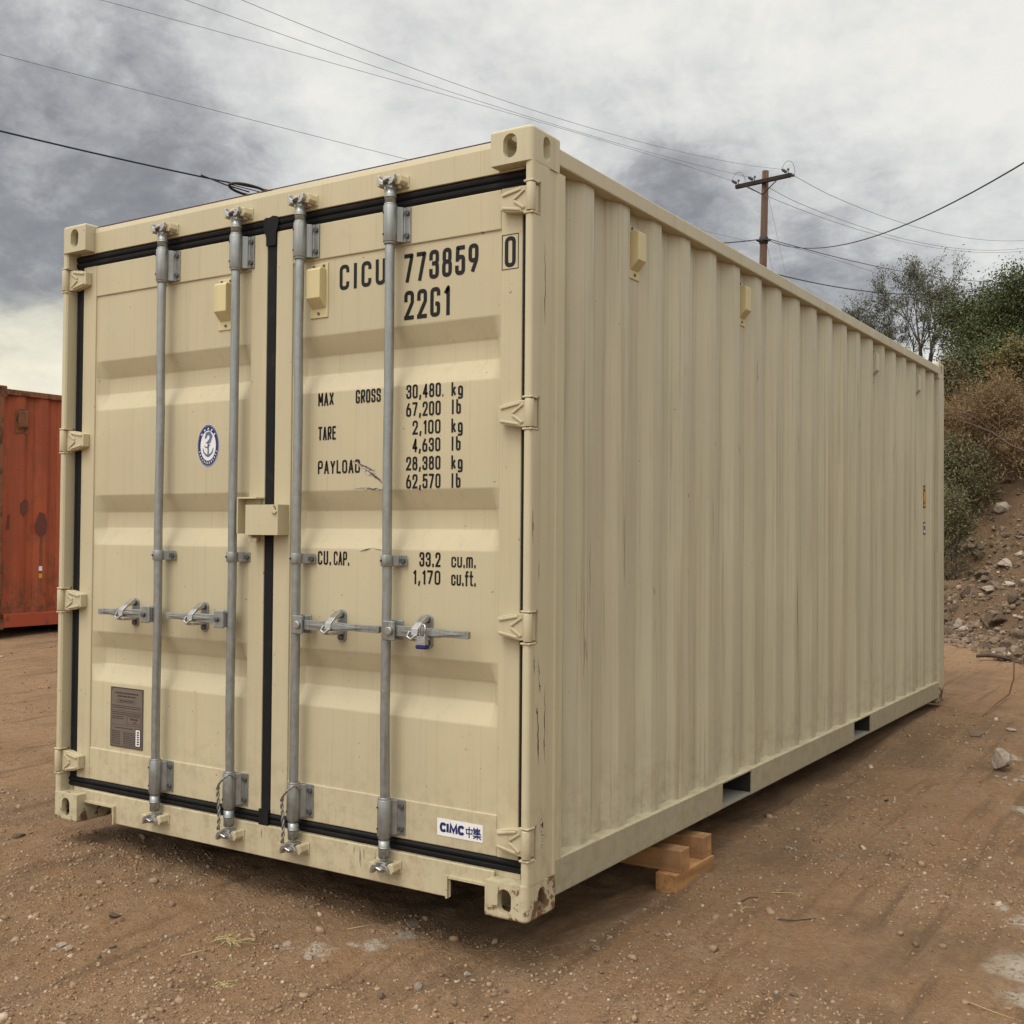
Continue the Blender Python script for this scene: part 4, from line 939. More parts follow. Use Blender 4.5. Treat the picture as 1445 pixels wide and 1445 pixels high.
flatpoly([(.54, 1.10), (.60, 1.26), (.66, 1.24), (.70, 1.12), (.68, 1.02), (.62, .98), (.56, 1.04)], -.0175, 'paint_patch', M['patch'])
flatpoly([(.22, 1.06), (.33, 1.08), (.31, 1.24), (.24, 1.22)], -.0535, 'paint_patch', M['patch'])
flatpoly([(.60, .615), (.64, .615), (.64, .665), (.60, .665)], -.0175, 'sticker', M['white']); flatpoly([(.60, .535), (.64, .535), (.64, .585), (.60, .585)], -.0175, 'sticker', M['yellow'])

# ================================================================== pole and lines
PB = Vector((-10.55, 30.0, float(smooth_ground(-10.5, 30)))); PT = Vector((-10.262, 30.0, 12.42))
pole = empty('utility_pole', PB, 'weathered wooden utility pole with dark crossarm rising behind the container', 'utility pole')
ax = (PT-PB)
def pz(z): return Vector(ax*((z-PB.z)/ax.z))
mb = MB(); mb.tube([pz(PB.z-.5), pz(4), pz(8), pz(12.42)], [.16, .145, .118, .10], 14); mb.build('pole', M['pole'], pole)
ca = Vector((.98939536, -.14248785, 0)); cn = Vector((.1425, .9894, 0)); ac = pz(12.08)+Vector((0, 0, 0))-cn*.14
up = Vector((0, 0, 1))
mb = MB(); b = len(mb.v)
mb.box(-.93, .93, -.055, .055, -.06, .06)
mb.xf(lambda p: tuple(ac+ca*p[0]+cn*p[1]+up*p[2])); mb.build('crossarm', M['arm'], pole, .008)
mb = MB()
for s in (-1, 1): mb.tube([ac+ca*(s*.55)-cn*.07-up*.05, ac-cn*.02-up*.42], .016, 6)
mb.build('brace', M['arm'], pole)
ATT = {}
for key, off in (('L', -.84), ('M', -.28), ('R', .84)):
    for sgn in (-1, 1):
        mb = MB(); base = ac+ca*off+up*.075
        s0 = base+cn*sgn*.10; e0_ = base+cn*sgn*.42+up*.01
        mb.tube([s0+(e0_-s0)*t for t in (0, .15, .16, .3, .31, .32, .5, .51, .52, .7, .71, .72, .9, 1)], [.015, .015, .048, .048, .015, .015, .048, .048, .015, .048, .048, .018, .015, .012], 10)
        mb.build('insulator', M['insul'], pole); ATT[key, sgn] = PB+e0_
    mb = MB(); mb.tube([base, base+up*.10], [.015, .015], 8); mb.tube([base+up*.09, base+up*.11, base+up*.15], [.035, .042, .022], 10); mb.build('insulator', M['insul'], pole)
    if key != 'M':
        mb = MB(); q = [base-cn*.4]+[base+cn*(-.4*math.cos(math.pi*k/8))+ca*.08*math.sin(math.pi*k/8)+up*(.34*math.sin(math.pi*k/8)) for k in range(1, 8)]+[base+cn*.4]
        mb.tube(q, .006, 5); mb.build('jumper_wire', M['wire'], pole)
mb = MB(); mb.box(-.18, .18, -.14, .14, -.025, .025); mb.xf(lambda p: tuple(pz(10.3)+ca*p[0]+cn*p[1]+up*p[2])); mb.tube([pz(10.2), pz(10.4)], .135, 12); mb.build('cable_clamp', M['dark'], pole)

def catenary(pts, n=60, ext=None):
    """smooth line through measured points: quadratic fit of height along the run"""
    P = np.array(pts, float); base = P[0, :2]; d = P[-1, :2]-base; Ln = np.linalg.norm(d); d /= Ln
    s = (P[:, :2]-base)@d; co = np.polyfit(s, P[:, 2], min(2, len(P)-1)); off = P[0, 2]-np.polyval(co, s[0])
    L = Ln+(ext or 0); out = []
    for k in range(n+1):
        t = L*k/n; z = np.polyval(co, t)+off*max(0, 1-t/2.); out.append((base[0]+d[0]*t, base[1]+d[1]*t, z))
    return out
def wire(pts, r, label, mat='wiregrey', ext=0., group='overhead lines'):
    o = MB().tube(catenary(pts, ext=ext), r, 6).build('power_line', M[mat]); tag(o, label, 'power line', group)
aL, aM, aR = ATT['L', -1], ATT['M', -1], ATT['R', -1]
wire([aL, (-12.27, 24.48, 11.81), (-13.29, 17.39, 11.14), (-13.91, 13.07, 10.75), (-14.46, 9.28, 10.37)], .0048, 'grey line from crossarm left end to the upper left, lowest of three', ext=14)
wire([aM, (-11.23, 23.27, 11.37), (-12.02, 17.8, 10.87), (-12.67, 13.33, 10.54), (-13.16, 9.92, 10.30)], .0048, 'grey line from the middle of the crossarm to the upper left, between two others', ext=14)
wire([aR, (-9.83, 24.6, 11.26), (-10.69, 18.65, 10.61), (-11.43, 13.52, 10.19), (-11.93, 10.05, 10.04)], .0048, 'grey line from crossarm right end to the upper left, uppermost of three', ext=14)
k0 = PB+pz(10.3)
wire([k0+Vector((-.15, -.1, -.1)), (-10.73, 26.75, 9.96), (-12.45, 14.83, 8.89), (-13.11, 10.22, 8.62), (-13.6, 6.84, 8.34)], .0048, 'thin grey line crossing the dark cloud and passing behind the container roof', ext=10)
wire([k0+Vector((-.15, -.1, .02)), (-10.58, 27.84, 9.71), (-12.89, 11.79, 7.53), (-12.97, 11.18, 7.44), (-13.26, 9.18, 7.32), (-13.6, 6.86, 7.18)], .0155, 'thick black cable low on the left with a coiled splice', 'wire', ext=10)
aL, aM, aR = ATT['L', 1], ATT['M', 1], ATT['R', 1]
wire([aR, (-8.6, 33.18, 12.06), (-7.84, 38.4, 12.43), (-7.02, 44.1, 13.19), (-6.07, 50.7, 14.33)], .008, 'grey line from the right end of the crossarm falling to the right edge, uppermost there', ext=12)
wire([aM, (-9.79, 33.3, 12.0), (-9.07, 38.33, 12.36), (-8.18, 44.51, 13.12), (-6.69, 54.84, 14.97)], .008, 'grey line from the middle of the crossarm falling to the right edge', ext=12)
wire([aL, (-10.63, 35.91, 12.44), (-9.85, 41.29, 12.82), (-8.9, 47.91, 13.72), (-7.3, 58.98, 15.84)], .008, 'grey line from the left end of the crossarm falling to the right edge, lowest there', ext=12)
wire([k0+Vector((.1, .1, .06)), (-9.86, 32.81, 10.57), (-8.79, 40.24, 11.22), (-7.71, 47.73, 12.2)], .013, 'dark line from the lower pole clamp passing behind the bare tree', 'wire', ext=12)
wire([k0+Vector((.1, .1, .0)), (-9.79, 33.31, 10.53), (-8.84, 39.91, 10.82)], .006, 'faint grey line just under the dark line right of the pole', ext=12)
wire([PB+pz(9.25)+Vector((.1, .1, .1)), (-9.56, 34.88, 9.71), (-8.79, 40.24, 10.37)], .018, 'black cable leaving the pole near the container roof towards the trees', 'wire', ext=14)
wire([k0+Vector((.12, -.1, .0)), (-8.71, 27.18, 9.3), (-6.16, 22.56, 7.9), (-3.94, 18.53, 6.94), (-1.86, 14.75, 6.28), (-.3, 11.92, 5.85)], .0105, 'black service cable sagging from the pole and rising to the right edge', 'wire', ext=26)
for a, b_, lab in ((PB+pz(11.7)+Vector((.1, 0, 0)), (-8.07, 31.41, .3), 'long grey guy wire slanting down from under the crossarm'), (PB+pz(10.2)+Vector((.1, 0, 0)), (-8.43, 31.18, .3), 'short grey guy wire slanting down from the lower clamp')):
    o = MB().tube([a, b_], .007, 6).build('guy_wire', M['wiregrey']); tag(o, lab, 'guy wire', 'guy wires of the pole')
mb = MB(); c0_ = Vector((-12.97, 11.18, 7.40)); wd = Vector((.1424, .9892, 0))
loop = [c0_+wd*(.42*math.cos(t)+.1)+up*(.058*math.sin(t)-.03)+ca*(.10*math.sin(t)) for t in [2*math.pi*k/28 for k in range(29)]]
mb.tube(loop, .024, 8); mb.tube([c0_+wd*.9+up*.07, c0_+wd*.5+up*.0, c0_-wd*.3-up*.02], .010, 6); mb.tube([c0_-wd*.9+up*.0, c0_-wd*.4-up*.05, c0_+wd*.1-up*.06], .013, 6)
tag(mb.build('cable_splice', M['wire']), 'flat coil of black cable tied under the thick line above the container roof', 'cable splice')

# ================================================================== stones and gravel
def project(p):
    d = Vector(p)-Vector(CAM); z = d.dot(cf)
    return (722.5+FPX*d.dot(cr)/z, 722.5-FPX*d.dot(cu)/z, z) if z > .1 else (-1e5, 0, z)
def on_ground(px, py):                    # where a photograph pixel meets the yard
    d = pxdir(px, py); z = -.17
    for _ in range(6):
        t = (z-CAM[2])/d.z; x, y = CAM[0]+d.x*t, CAM[1]+d.y*t; z = float(ground_h(x, y))
    return x, y, z, t*d.dot(cf)
def stone_build(c0, c1, c2):
    def f(t, p, oc):
        oi = t.add('ShaderNodeObjectInfo').outputs['Random']
        a = t.noise(oc, 2.6, 6, .65).outputs['Fac']; b = t.noise(oc, 14, 5, .7).outputs['Fac']
        c = t.mix(oi, c0, c1); c = t.mix(t.rng(a, .45, .7, 0, .8), c, c2); c = t.mix(t.rng(b, .5, .8, 0, .6), c, tuple(x*.45 for x in c0))
        t.put(p.inputs['Base Color'], c); bump(t, p, t.math('ADD', a, t.math('MULTIPLY', b, .5)), .6, .12)
    return f
M['stone'] = material('brown_rubble_stone', (.2, .14, .1), .9, spec=.2, build=stone_build((.13, .095, .068), (.27, .20, .145), (.18, .128, .09)))
M['pale'] = material('pale_stone', (.42, .36, .29), .9, spec=.2, build=stone_build((.36, .295, .235), (.50, .435, .355), (.26, .19, .14)))
def rock_mesh(name, seed, mat, sub=3):
    r_ = random.Random(seed); bm = bmesh.new(); bmesh.ops.create_icosphere(bm, subdivisions=sub, radius=1)
    planes = []
    for _ in range(16):
        n = Vector((r_.gauss(0, 1), r_.gauss(0, 1), r_.gauss(0, 1))).normalized(); planes.append((n, r_.uniform(.42, .82)))
    off = Vector((r_.uniform(0, 50), r_.uniform(0, 50), 0))
    for v in bm.verts:
        for n, dd in planes:
            k = v.co.dot(n)
            if k > dd: v.co -= n*(k-dd)*.98
        v.co *= 1+.10*mnoise.noise(v.co*1.7+off)+.045*mnoise.noise(v.co*5+off)
        v.co.z *= .78
    me = bpy.data.meshes.new(name); bm.to_mesh(me); bm.free(); me.materials.append(mat)
    me.polygons.foreach_set('use_smooth', np.zeros(len(me.polygons), bool)); return me
ROCK = {k: [rock_mesh('stone', s+(0 if k == 'stone' else 40), M[k]) for s in range(7)] for k in ('stone', 'pale')}
rr = random.Random(5)
def stone(x, y, z, size, kind, label, group, name='stone', flat=1., sink=.40):
    o = link(name, rr.choice(ROCK[kind])); a = size/1.7
    o.scale = (a*rr.uniform(.85, 1.2), a*rr.uniform(.75, 1.05), a*rr.uniform(.7, 1.)*flat); o.location = (x, y, z+o.scale[2]*.78*(1-2*sink))
    o.rotation_euler = (rr.uniform(-.3, .3), rr.uniform(-.3, .3), rr.uniform(0, 6.28)); return tag(o, label, 'stone', group)
G1 = 'loose stones on the yard'
for px, py, w, kind, flat in [(162, 1294, 16, 'stone', 1), (173, 1299, 9, 'stone', 1), (85, 1335, 15, 'pale', .6), (160, 1337, 12, 'stone', .8), (94, 1340, 11, 'pale', 1), (75, 1340, 8, 'pale', 1), (140, 1352, 9, 'stone', 1),
        (588, 1392, 14, 'pale', 1.2), (658, 1378, 12, 'pale', 1.2), (669, 1385, 13, 'pale', .5), (538, 1407, 15, 'stone', .9), (700, 1395, 7, 'stone', 1), (715, 1400, 11, 'stone', .8), (588, 1422, 9, 'pale', .8),
        (1380, 1037, 24, 'stone', .4), (1427, 1030, 14, 'pale', .6), (1113, 1198, 14, 'pale', .4), (1187, 1209, 9, 'pale', .8), (861, 1325, 9, 'pale', 1), (27, 1180, 17, 'stone', .5), (390, 1338, 10, 'pale', .8), (842, 1340, 9, 'pale', .4),
        (267, 1362, 7, 'pale', .8), (1303, 1117, 8, 'pale', .6), (1120, 1404, 12, 'stone', .8), (1096, 1400, 8, 'pale', .7), (1335, 1266, 9, 'pale', .6), (1000, 1310, 6, 'pale', .8), (1250, 1130, 10, 'stone', .6)]:
    x, y, z, dp = on_ground(px, py)
    stone(x, y, z, w*dp/FPX*1.15, kind, 'small pale stone lying loose on the dirt of the yard' if kind == 'pale' else 'small brown stone lying loose on the dirt of the yard', G1, flat=flat)
x, y, z, dp = on_ground(1414, 1088); o = stone(x, y, z, .14, 'pale', 'large pale angular rock standing alone right of the container', None, 'rock', 1.25, .12); o['category'] = 'rock'
x, y, z, dp = on_ground(435, 1350); o = stone(x, y, z, .05, 'pale', 'flat whitish lump of caliche in front of the doors', None, 'stone', .5)
for px, py, w in [(1418, 1100, 12), (1432, 1102, 14), (1440, 1100, 12), (1407, 1096, 9), (1425, 1108, 9)]:
    x, y, z, dp = on_ground(px, py); stone(x, y, z, w*dp/FPX, 'pale', 'small white rubble piece beside the large pale rock', 'white pieces by the pale rock', flat=.7)
# rubble on the embankment: each larger rock a thing
cnt = 0; tries = 0
while cnt < 280 and tries < 9000:
    tries += 1; x = rr.uniform(-3.2, 1.4); y = rr.uniform(6.0, 18.); hz = float(hill_h(x, y)); gz = float(ground_h(x, y))
    if hz < gz-.05 or hz > gz+3.6: continue
    px, py, dp = project((x, y, hz))
    if not (1322 < px < 1475 and 625 < py < 960): continue
    size = min(.055*math.exp(abs(rr.gauss(0, .72))), .30)
    if px > 1360 and rr.random() < .1: size *= 1.3
    pale = rr.random() < .17
    stone(x, y, hz, size*(.7 if pale else 1), 'pale' if pale else 'stone', 'pale rock lying among the rubble of the embankment' if pale else 'brown rock lying among the rubble of the embankment', 'rubble rocks on the embankment', 'rock')['category'] = 'rock'
    cnt += 1
for px, py, w, kind in [(1395, 882, 30, 'stone'), (1404, 880, 26, 'stone'), (1345, 862, 17, 'stone'), (1368, 778, 22, 'stone'), (1417, 800, 18, 'pale'), (1398, 835, 16, 'pale'), (1408, 880, 22, 'stone'), (1417, 722, 20, 'pale'), (1350, 740, 12, 'pale'), (1335, 875, 16, 'stone'), (1424, 915, 24, 'stone'), (1438, 900, 20, 'stone'), (1430, 850, 26, 'stone'), (1385, 815, 20, 'stone')]:
    d = pxdir(px, py); t = 8.
    while t < 40 and CAM[2]+d.z*t > max(float(hill_h(CAM[0]+d.x*t, CAM[1]+d.y*t)), float(ground_h(CAM[0]+d.x*t, CAM[1]+d.y*t))): t += .05
    p = (CAM[0]+d.x*t, CAM[1]+d.y*t, CAM[2]+d.z*t)
    stone(*p, w*t/FPX*1.1, kind, ('pale' if kind == 'pale' else 'brown')+' boulder standing out of the rubble on the embankment', 'boulders on the embankment', 'rock', 1.05, .25)['category'] = 'rock'

def island_stone(c0, c1, c2):
    def f(t, p, oc):
        ge = t.add('ShaderNodeNewGeometry').outputs['Random Per Island']
        t.put(p.inputs['Base Color'], t.ramp(ge, [(0, c0), (.55, c1), (.93, c1), (.97, c2), (1, c2)]))
    return f
M['gravel'] = material('mixed_gravel', (.2, .15, .11), .95, spec=.15, build=island_stone((.17, .112, .070), (.31, .215, .140), (.43, .345, .26)))
M['debris'] = material('bank_debris', (.2, .15, .11), .95, spec=.15, build=island_stone((.09, .065, .046), (.22, .16, .11), (.42, .35, .27)))
def scatter(name, X, Y, Z, S, label, mat='gravel'):
    n = len(X); base = np.array([(-1, -1, -1), (1, -1, -1), (1, 1, -1), (-1, 1, -1), (-1, -1, 1), (1, -1, 1), (1, 1, 1), (-1, 1, 1)], float)*.55
    V = base[None]*rng.uniform(.55, 1.3, (n, 8, 3)); V[:, 4:, :2] *= rng.uniform(.45, .95, (n, 1, 1))
    V = V*np.stack([S, S*rng.uniform(.6, 1, n), S*rng.uniform(.35, .8, n)], -1)[:, None, :]
    a = rng.uniform(0, 6.28, n); c, s_ = np.cos(a), np.sin(a); tl = rng.uniform(-.5, .5, n)
    vx = V[..., 0]*c[:, None]-V[..., 1]*s_[:, None]; vy = V[..., 0]*s_[:, None]+V[..., 1]*c[:, None]; vz = V[..., 2]+tl[:, None]*V[..., 0]*.6
    V = np.stack([vx+X[:, None], vy+Y[:, None], vz+Z[:, None]+(S*.12)[:, None]], -1).reshape(-1, 3)
    q = np.array([(0, 3, 2, 1), (4, 5, 6, 7), (0, 1, 5, 4), (1, 2, 6, 5), (2, 3, 7, 6), (3, 0, 4, 7)])
    o = link(name, np_mesh(name, V, (q[None]+(np.arange(n)*8)[:, None, None]).reshape(-1, 4), M[mat])); return tag(o, label, 'gravel', kind='stuff')
# yard gravel, thinning with distance from the camera
def yard_points(n, rmax, smed, smax):
    r_ = 1.6+(rmax-1.6)*rng.random(n)**1.35; th = YAW+rng.uniform(-.56, .52, n); X = CAM[0]+np.sin(th)*r_; Y = CAM[1]+np.cos(th)*r_
    keep = (fbm(X, Y, .9, 3, 71)*.8+fbm(X, Y, 3.5, 2, 75)*.5+rng.normal(0, .35, n)) > -.05
    keep &= ~((X < -.02) & (X > -2.42) & (Y > .3) & (Y < 6.1))
    X, Y = X[keep], Y[keep]; S = np.minimum(smed*np.exp(rng.normal(0, .55, len(X))), smax); return X, Y, ground_h(X, Y), S
scatter('gravel', *yard_points(120000, 9., .0048, .014), 'fine gravel scattered over the dirt yard')
scatter('gravel', *yard_points(24000, 18., .0085, .035), 'coarser gravel scattered over the dirt yard')
n = 110000; A = rng.uniform(-3, 14, n); Sx = rng.uniform(-4.5, 7.5, n); X = B0[0]+BT[0]*A+BN[0]*Sx; Y = B0[1]+BT[1]*A+BN[1]*Sx
HZ_ = hill_h(X, Y); GZ_ = ground_h(X, Y); k = (HZ_ > GZ_-.05) & (HZ_ < GZ_+3.8) & (fbm(X, Y, 1.1, 3, 81)+rng.normal(0, .5, n) > -.15); X, Y = X[k], Y[k]
scatter('gravel', X, Y, np.maximum(HZ_, GZ_)[k], np.minimum(.020*np.exp(rng.normal(0, .65, len(X))), .09), 'broken stone debris covering the embankment', 'debris')

# ================================================================== dry twigs, grass tufts
M['straw'] = material('dry_straw', (.42, .33, .17), .8, build=lambda t, p, oc: t.put(p.inputs['Base Color'], t.ramp(t.add('ShaderNodeNewGeometry').outputs['Random Per Island'], [(0, (.12, .12, .045)), (.3, (.30, .235, .11)), (1, (.50, .39, .21))])))
M['twig'] = material('dark_twig', (.09, .06, .045), .9)
def tuft(px, py, n, ln, label, dirn):
    x, y, z, dp = on_ground(px, py); r_ = random.Random(px); mb = MB()
    for k in range(n):
        a = r_.gauss(dirn, 1.0); el = abs(r_.gauss(.12, .16)); L = ln*r_.uniform(.35, 1); w = .0016
        p = [Vector((r_.gauss(0, .02), r_.gauss(0, .015), 0))]; 
        for q in range(4):
            p.append(p[-1]+Vector((math.cos(a)*math.cos(el), math.sin(a)*math.cos(el), math.sin(el)))*L/4); el -= .22; a += r_.gauss(0, .12)
            if p[-1].z < .004: p[-1].z = .004+r_.random()*.004
        mb.tube(p, [w, w, w*.8, w*.6, w*.3], 4, False)
    o = mb.build('grass_tuft', M['straw']); o.location = (x, y, z+.002); tag(o, label, 'grass tuft')
tuft(320, 1328, 60, .11, 'flattened tuft of dry yellow grass in front of the left door', .5)
tuft(308, 1392, 26, .06, 'tiny tuft of greenish grass near the bottom edge', .8)
def twig(pts, r, label, mat='twig', arch=0.):
    P = [on_ground(*q)[:3] for q in pts]; n = len(P)
    P = [(x, y, z+r*.8+arch*math.sin(math.pi*i/(n-1))) for i, (x, y, z) in enumerate(P)]
    tag(MB().tube(P, [r*(1-.6*i/(n-1)) for i in range(n)], 5).build('twig', M[mat]), label, 'twig')
twig([(1047, 1273), (1056, 1268), (1070, 1267)], .004, 'short curved dark twig right of the timber blocks')
twig([(1044, 1286), (1052, 1281), (1066, 1282)], .003, 'thin pale twig just below the curved dark one', 'straw')
twig([(1088, 1260), (1110, 1261), (1138, 1262)], .003, 'straight pale straw lying right of the timber blocks', 'straw')
twig([(1098, 1298), (1120, 1300), (1152, 1297)], .0035, 'long thin dark twig lying on the open dirt', 'twig')
twig([(1358, 1412), (1400, 1428), (1444, 1443)], .0025, 'long dry straw in the lower right corner', 'straw')
twig([(255, 1350), (285, 1342), (330, 1332)], .0022, 'thin dry stalk trailing left from the flattened grass tuft', 'straw')
twig([(490, 1312), (510, 1308), (535, 1304)], .0022, 'thin pale stalk on the dirt under the doors', 'straw')
b0 = on_ground(1386, 1012); b1 = on_ground(1424, 985)
P = [Vector(b0[:3])+Vector((0, 0, .005)), Vector(b0[:3]).lerp(Vector(b1[:3]), .5)+Vector((0, 0, .03)), Vector(b1[:3])+Vector((.0, 0, .03)), Vector(b1[:3])+Vector((.035, 0, .16)), Vector(b1[:3])+Vector((.035, .02, .30)), Vector(b1[:3])+Vector((.02, .03, .36))]
tag(MB().tube(P, [.004, .006, .007, .006, .006, .004], 5).build('twig', material('brown_cane', (.17, .10, .05), .8)), 'bent brown cane rising from the dirt at the foot of the embankment', 'twig')
x, y, z, dp = on_ground(1402, 934); o = MB().tube([(x-.16, y, z+.03), (x-.05, y+.02, z+.05), (x+.08, y, z+.04), (x+.15, y-.02, z+.02)], [.016, .024, .022, .012], 7).build('log', M['twig']); tag(o, 'short dark piece of dead wood at the foot of the embankment', 'log')

# ================================================================== vegetation on the embankment
def leaf_mat(name, stops, rough=.6):
    return material(name, stops[0], rough, spec=.25, build=lambda t, p, oc: t.put(p.inputs['Base Color'], t.ramp(t.add('ShaderNodeNewGeometry').outputs['Random Per Island'], [(i/(len(stops)-1), c) for i, c in enumerate(stops)])))
M['bark'] = material('grey_bark', (.10, .085, .07), .9, build=lambda t, p, oc: t.put(p.inputs['Base Color'], t.mix(t.noise(oc, 12, 5).outputs['Fac'], (.06, .05, .042), (.13, .11, .09))))
M['drybark'] = material('dry_stem', (.17, .12, .08), .9)
M['lgreen'] = leaf_mat('green_leaves', [(.030, .042, .015), (.052, .068, .022), (.075, .092, .032), (.13, .13, .05)])
M['lmesq'] = leaf_mat('grey_green_leaflets', [(.055, .06, .038), (.08, .086, .05), (.12, .122, .07)])
M['ldry'] = leaf_mat('dry_brown_leaves', [(.13, .078, .035), (.20, .125, .06), (.25, .165, .085), (.14, .12, .055)])
M['lolive'] = leaf_mat('olive_leaves', [(.06, .060, .030), (.10, .098, .046), (.15, .13, .062), (.19, .145, .075)])
M['lyellow'] = leaf_mat('yellow_green_leaves', [(.08, .08, .028), (.14, .12, .045), (.19, .14, .05), (.07, .085, .03)])
def grow(seed, stems, levels, up=.8, spread=.6, droop=0.):
    r_ = random.Random(seed); lines = []; tips = []
    def br(p, d, L, r, lv):
        pts = [p]; rad = [r]; n = 4
        for k in range(n):
            d = (d+Vector((r_.gauss(0, .16), r_.gauss(0, .16), r_.gauss(.03-droop*(levels-lv)/levels, .13)))).normalized(); p = p+d*L/n; pts.append(p); rad.append(r*(1-.45*(k+1)/n))
            if lv <= 1: tips.append((p.copy(), lv))
        lines.append((pts, rad, lv))
        if lv > 0:
            for c in range(r_.choice((2, 3, 3))):
                a = r_.uniform(0, 6.28); sv = Vector((math.cos(a), math.sin(a), r_.uniform(-.2, .6)))
                k = r_.choice((2, 3, 4)); br(pts[k], (d+sv*r_.uniform(.45, .95)).normalized(), L*r_.uniform(.55, .85), rad[k]*.72, lv-1)
    for s in range(stems):
        a = 6.28*s/stems+r_.uniform(-.5, .5); br(Vector((math.cos(a)*.04, math.sin(a)*.04, 0)), Vector((math.cos(a)*spread*r_.uniform(.3, 1.2), math.sin(a)*spread*r_.uniform(.3, 1.2), up)).normalized(), 1., .055, levels)
    return lines, tips
def plant(name, cat, label, x, y, height, width, seed, leafmat, barkmat, stems=3, levels=4, nleaf=12000, lsize=.045, clump=.16, up=.8, spread=.6, droop=0., rscale=1., group=None, aspect=.42, zbase=None, low=0.):
    z = float(top_h(x, y))-.05 if zbase is None else zbase
    lines, tips = grow(seed, stems, levels, up, spread, droop)
    T = np.array([t[0][:] for t in tips]); hi = np.percentile(T[:, 2], 99.5); wd = np.percentile(np.abs(T[:, :2]), 97)*2
    sx = width/wd; sz = height/hi
    root = empty(name, (x, y, z), label, cat, group)
    mb = MB()
    for pts, rad, lv in lines:
        mb.tube([(p.x*sx, p.y*sx, p.z*sz) for p in pts], [max(q*height*.36*rscale, .0035) for q in rad], 6 if lv > 1 else 4, False)
    mb.build('trunk', M[barkmat], root)
    g_ = np.random.default_rng(seed); T = T*np.array([sx, sx, sz])
    if low: T = np.concatenate([T, np.stack([g_.normal(0, width*.3, 200), g_.normal(0, width*.3, 200), g_.uniform(0, height*low, 200)], -1)])
    keepw = g_.random(len(T))**1.2; idx = g_.choice(len(T), nleaf, p=keepw/keepw.sum())
    C = T[idx]+g_.normal(0, clump, (nleaf, 3))*np.array([1, 1, .8]); C[:, 2] = np.maximum(C[:, 2], .02)
    d = g_.normal(0, 1, (nleaf, 3)); d[:, 2] -= .25; d /= np.linalg.norm(d, axis=1)[:, None]
    e = np.cross(d, g_.normal(0, 1, (nleaf, 3))); e /= np.linalg.norm(e, axis=1)[:, None]+1e-9
    L = (lsize*g_.uniform(.5, 1.35, nleaf))[:, None]; w = L*aspect
    V = np.stack([C-d*L*.5, C+e*w*.5, C+d*L*.5, C-e*w*.5], 1).reshape(-1, 3)
    V[:, 2] = np.maximum(V[:, 2], .0)
    link('crown', np_mesh('crown', V, np.arange(nleaf*4).reshape(-1, 4), M[leafmat]), root)
    return root
def col(px, depth):
    d = pxdir(px, 722.5); t = depth/d.dot(cf); return CAM[0]+d.x*t, CAM[1]+d.y*t
def ztop(py, depth): return CAM[2]+depth*(738-py)/FPX
def plant_at(px, depth, ytop, wpx, **kw):
    x, y = col(px, depth); z = float(top_h(x, y)); return plant(x=x, y=y, height=ztop(ytop, depth)-z, width=wpx*depth/FPX, **kw)
plant_at(1428, 23, 374, 170, name='green_tree', cat='tree', label='dense dark green tree on top of the embankment at the right edge', seed=3, leafmat='lgreen', barkmat='bark', nleaf=52000, lsize=.062, clump=.19, stems=7, spread=.8, low=.8)
plant_at(1530, 25, 360, 230, name='green_tree', cat='tree', label='green tree on the embankment beyond the right edge of the picture', seed=8, leafmat='lgreen', barkmat='bark', nleaf=20000, lsize=.07, clump=.2, stems=4, low=.6)
plant_at(1296, 27, 338, 150, name='mesquite_tree', cat='tree', label='tall bare twiggy tree with sparse grey leaves behind the container roof', seed=5, leafmat='lmesq', barkmat='bark', nleaf=14000, lsize=.062, clump=.07, stems=6, levels=5, up=1.0, spread=.42, droop=.05, rscale=.7, aspect=.3)
plant_at(1218, 27.5, 392, 120, name='mesquite_tree', cat='tree', label='lower bare twiggy tree left of the tall bare one, just above the container roof', seed=14, leafmat='lmesq', barkmat='bark', nleaf=10000, lsize=.065, clump=.06, stems=5, levels=5, up=.9, spread=.5, droop=.05, rscale=.7, aspect=.3)
plant_at(1262, 26.5, 455, 120, name='mesquite_shrub', cat='shrub', label='grey green thicket between the two bare trees and the container roof', seed=19, leafmat='lmesq', barkmat='bark', nleaf=9000, lsize=.05, clump=.12, stems=5, levels=4, rscale=.5, low=.5)
plant_at(1395, 18, 496, 150, name='dry_shrub', cat='shrub', label='large brown dried shrub with feathery stems below the green tree', seed=21, leafmat='ldry', barkmat='drybark', nleaf=22000, lsize=.075, clump=.10, stems=9, levels=3, up=1.1, spread=.55, rscale=.35, aspect=.12, low=.6)
plant_at(1348, 18.6, 520, 80, name='dry_shrub', cat='shrub', label='smaller brown dried shrub touching the far corner of the container', seed=22, leafmat='ldry', barkmat='drybark', nleaf=11000, lsize=.07, clump=.09, stems=7, levels=3, up=1.1, spread=.5, rscale=.35, aspect=.12, low=.6)
plant_at(1452, 19.5, 455, 90, name='yellow_green_shrub', cat='shrub', label='yellowing shrub between the green tree and the brown shrub at the right edge', seed=23, leafmat='lyellow', barkmat='drybark', nleaf=13000, lsize=.06, clump=.12, stems=5, levels=4, rscale=.4, low=.5)
plant_at(1358, 17.4, 592, 60, name='olive_shrub', cat='shrub', label='dark olive shrub against the container corner above the rubble', seed=24, leafmat='lolive', barkmat='bark', nleaf=16000, lsize=.055, clump=.09, stems=7, levels=3, rscale=.35, low=.6, aspect=.25)
plant_at(1418, 18.6, 575, 80, name='dry_shrub', cat='shrub', label='olive brown scrub with bare stems on the slope at the right edge', seed=25, leafmat='lyellow', barkmat='drybark', nleaf=12000, lsize=.055, clump=.10, stems=8, levels=3, rscale=.4, low=.5, aspect=.18)
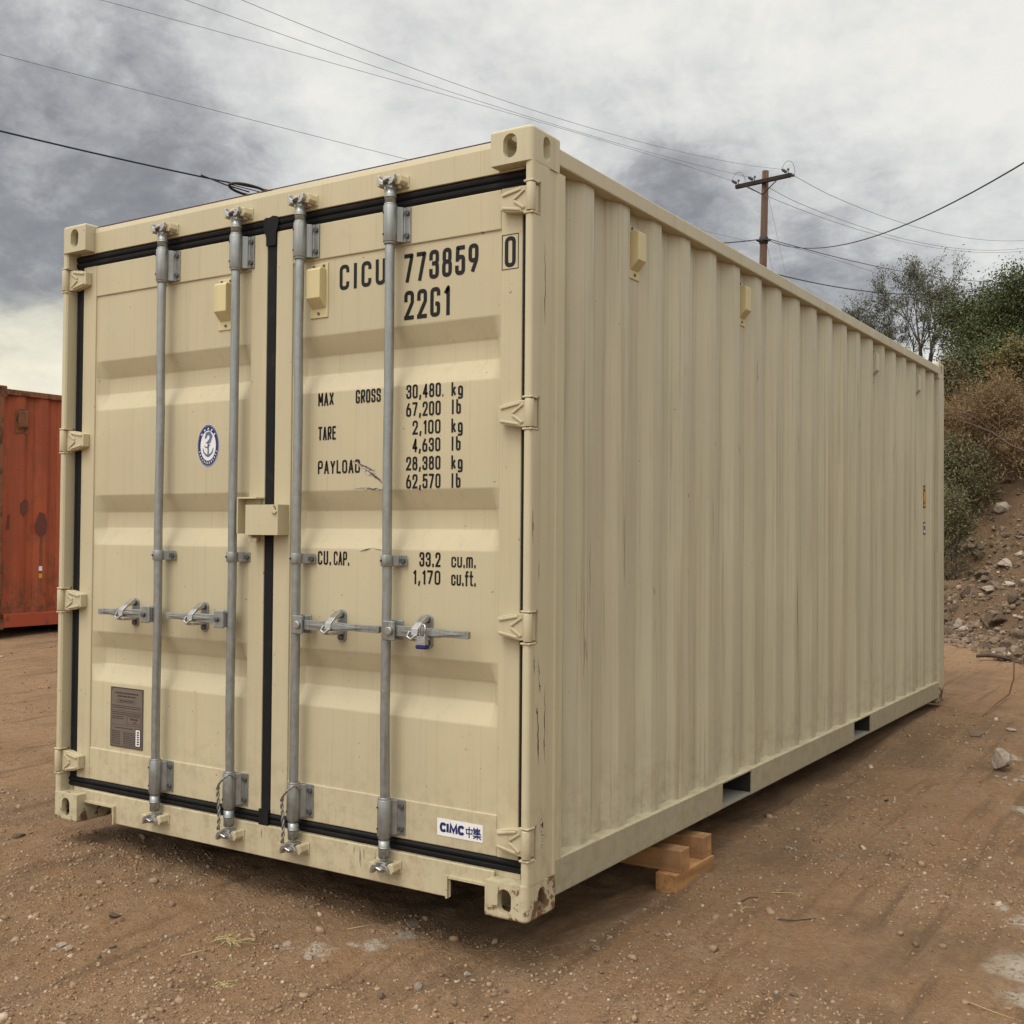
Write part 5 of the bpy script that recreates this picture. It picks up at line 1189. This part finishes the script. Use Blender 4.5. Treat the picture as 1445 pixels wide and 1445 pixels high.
plant_at(1345, 16.4, 655, 46, name='olive_shrub', cat='shrub', label='low dark shrub at the top of the rubble beside the container', seed=26, leafmat='lolive', barkmat='bark', nleaf=9000, lsize=.05, clump=.07, stems=6, levels=3, rscale=.35, low=.6, aspect=.25)
plant_at(1480, 17.0, 560, 120, name='dry_shrub', cat='shrub', label='brown scrub beyond the right edge of the picture', seed=27, leafmat='ldry', barkmat='drybark', nleaf=9000, lsize=.07, clump=.12, stems=7, levels=3, rscale=.4, low=.5, aspect=.15)
plant_at(1350, 21, 505, 60, name='olive_shrub', cat='shrub', label='dark olive thicket under the green tree behind the container corner', seed=28, leafmat='lgreen', barkmat='bark', nleaf=13000, lsize=.06, clump=.12, stems=6, levels=3, rscale=.35, low=.8)

plant_at(1342, 20, 478, 36, name='olive_shrub', cat='shrub', label='small olive bush just behind the far top corner of the container', seed=31, leafmat='lolive', barkmat='bark', nleaf=8000, lsize=.05, clump=.09, stems=7, levels=3, spread=.8, rscale=.4, low=.9)
plant_at(1415, 21, 445, 120, name='green_tree', cat='tree', label='dark green thicket filling the gap under the dense tree', seed=33, leafmat='lgreen', barkmat='bark', nleaf=26000, lsize=.055, clump=.16, stems=8, levels=3, spread=.9, rscale=.5, low=.9)
BR = [(1455, 640, 15.6), (1425, 628, 15.7), (1400, 610, 15.8), (1375, 600, 16.), (1352, 592, 16.2), (1338, 578, 16.4)]
pts = []
for px, py, t in BR:
    d = pxdir(px, py); pts.append(Vector(CAM)+d*(t/d.dot(cf)))
base = Vector(col(1470, 15.4)+(0,)); base.z = float(top_h(base.x, base.y))-.1
tw = empty('bare_branch', base, 'long bare grey branch arching left across the dry shrubs on the slope', 'branch')
loc = [Vector((0, 0, 0))]+[p-base for p in pts]
mb = MB(); mb.tube(loc, [.022, .017, .015, .012, .009, .007, .004], 6)
for k, (ex, ez) in ((2, (-.3, .35)), (3, (-.25, -.2)), (4, (-.3, .25)), (5, (-.2, .3)), (3, (-.35, .3))):
    mb.tube([loc[k], loc[k]+Vector((ex*.5, .05, ez*.6)), loc[k]+Vector((ex, .1, ez))], [.007, .005, .003], 5)
mb.build('branch', M['twig'], tw)
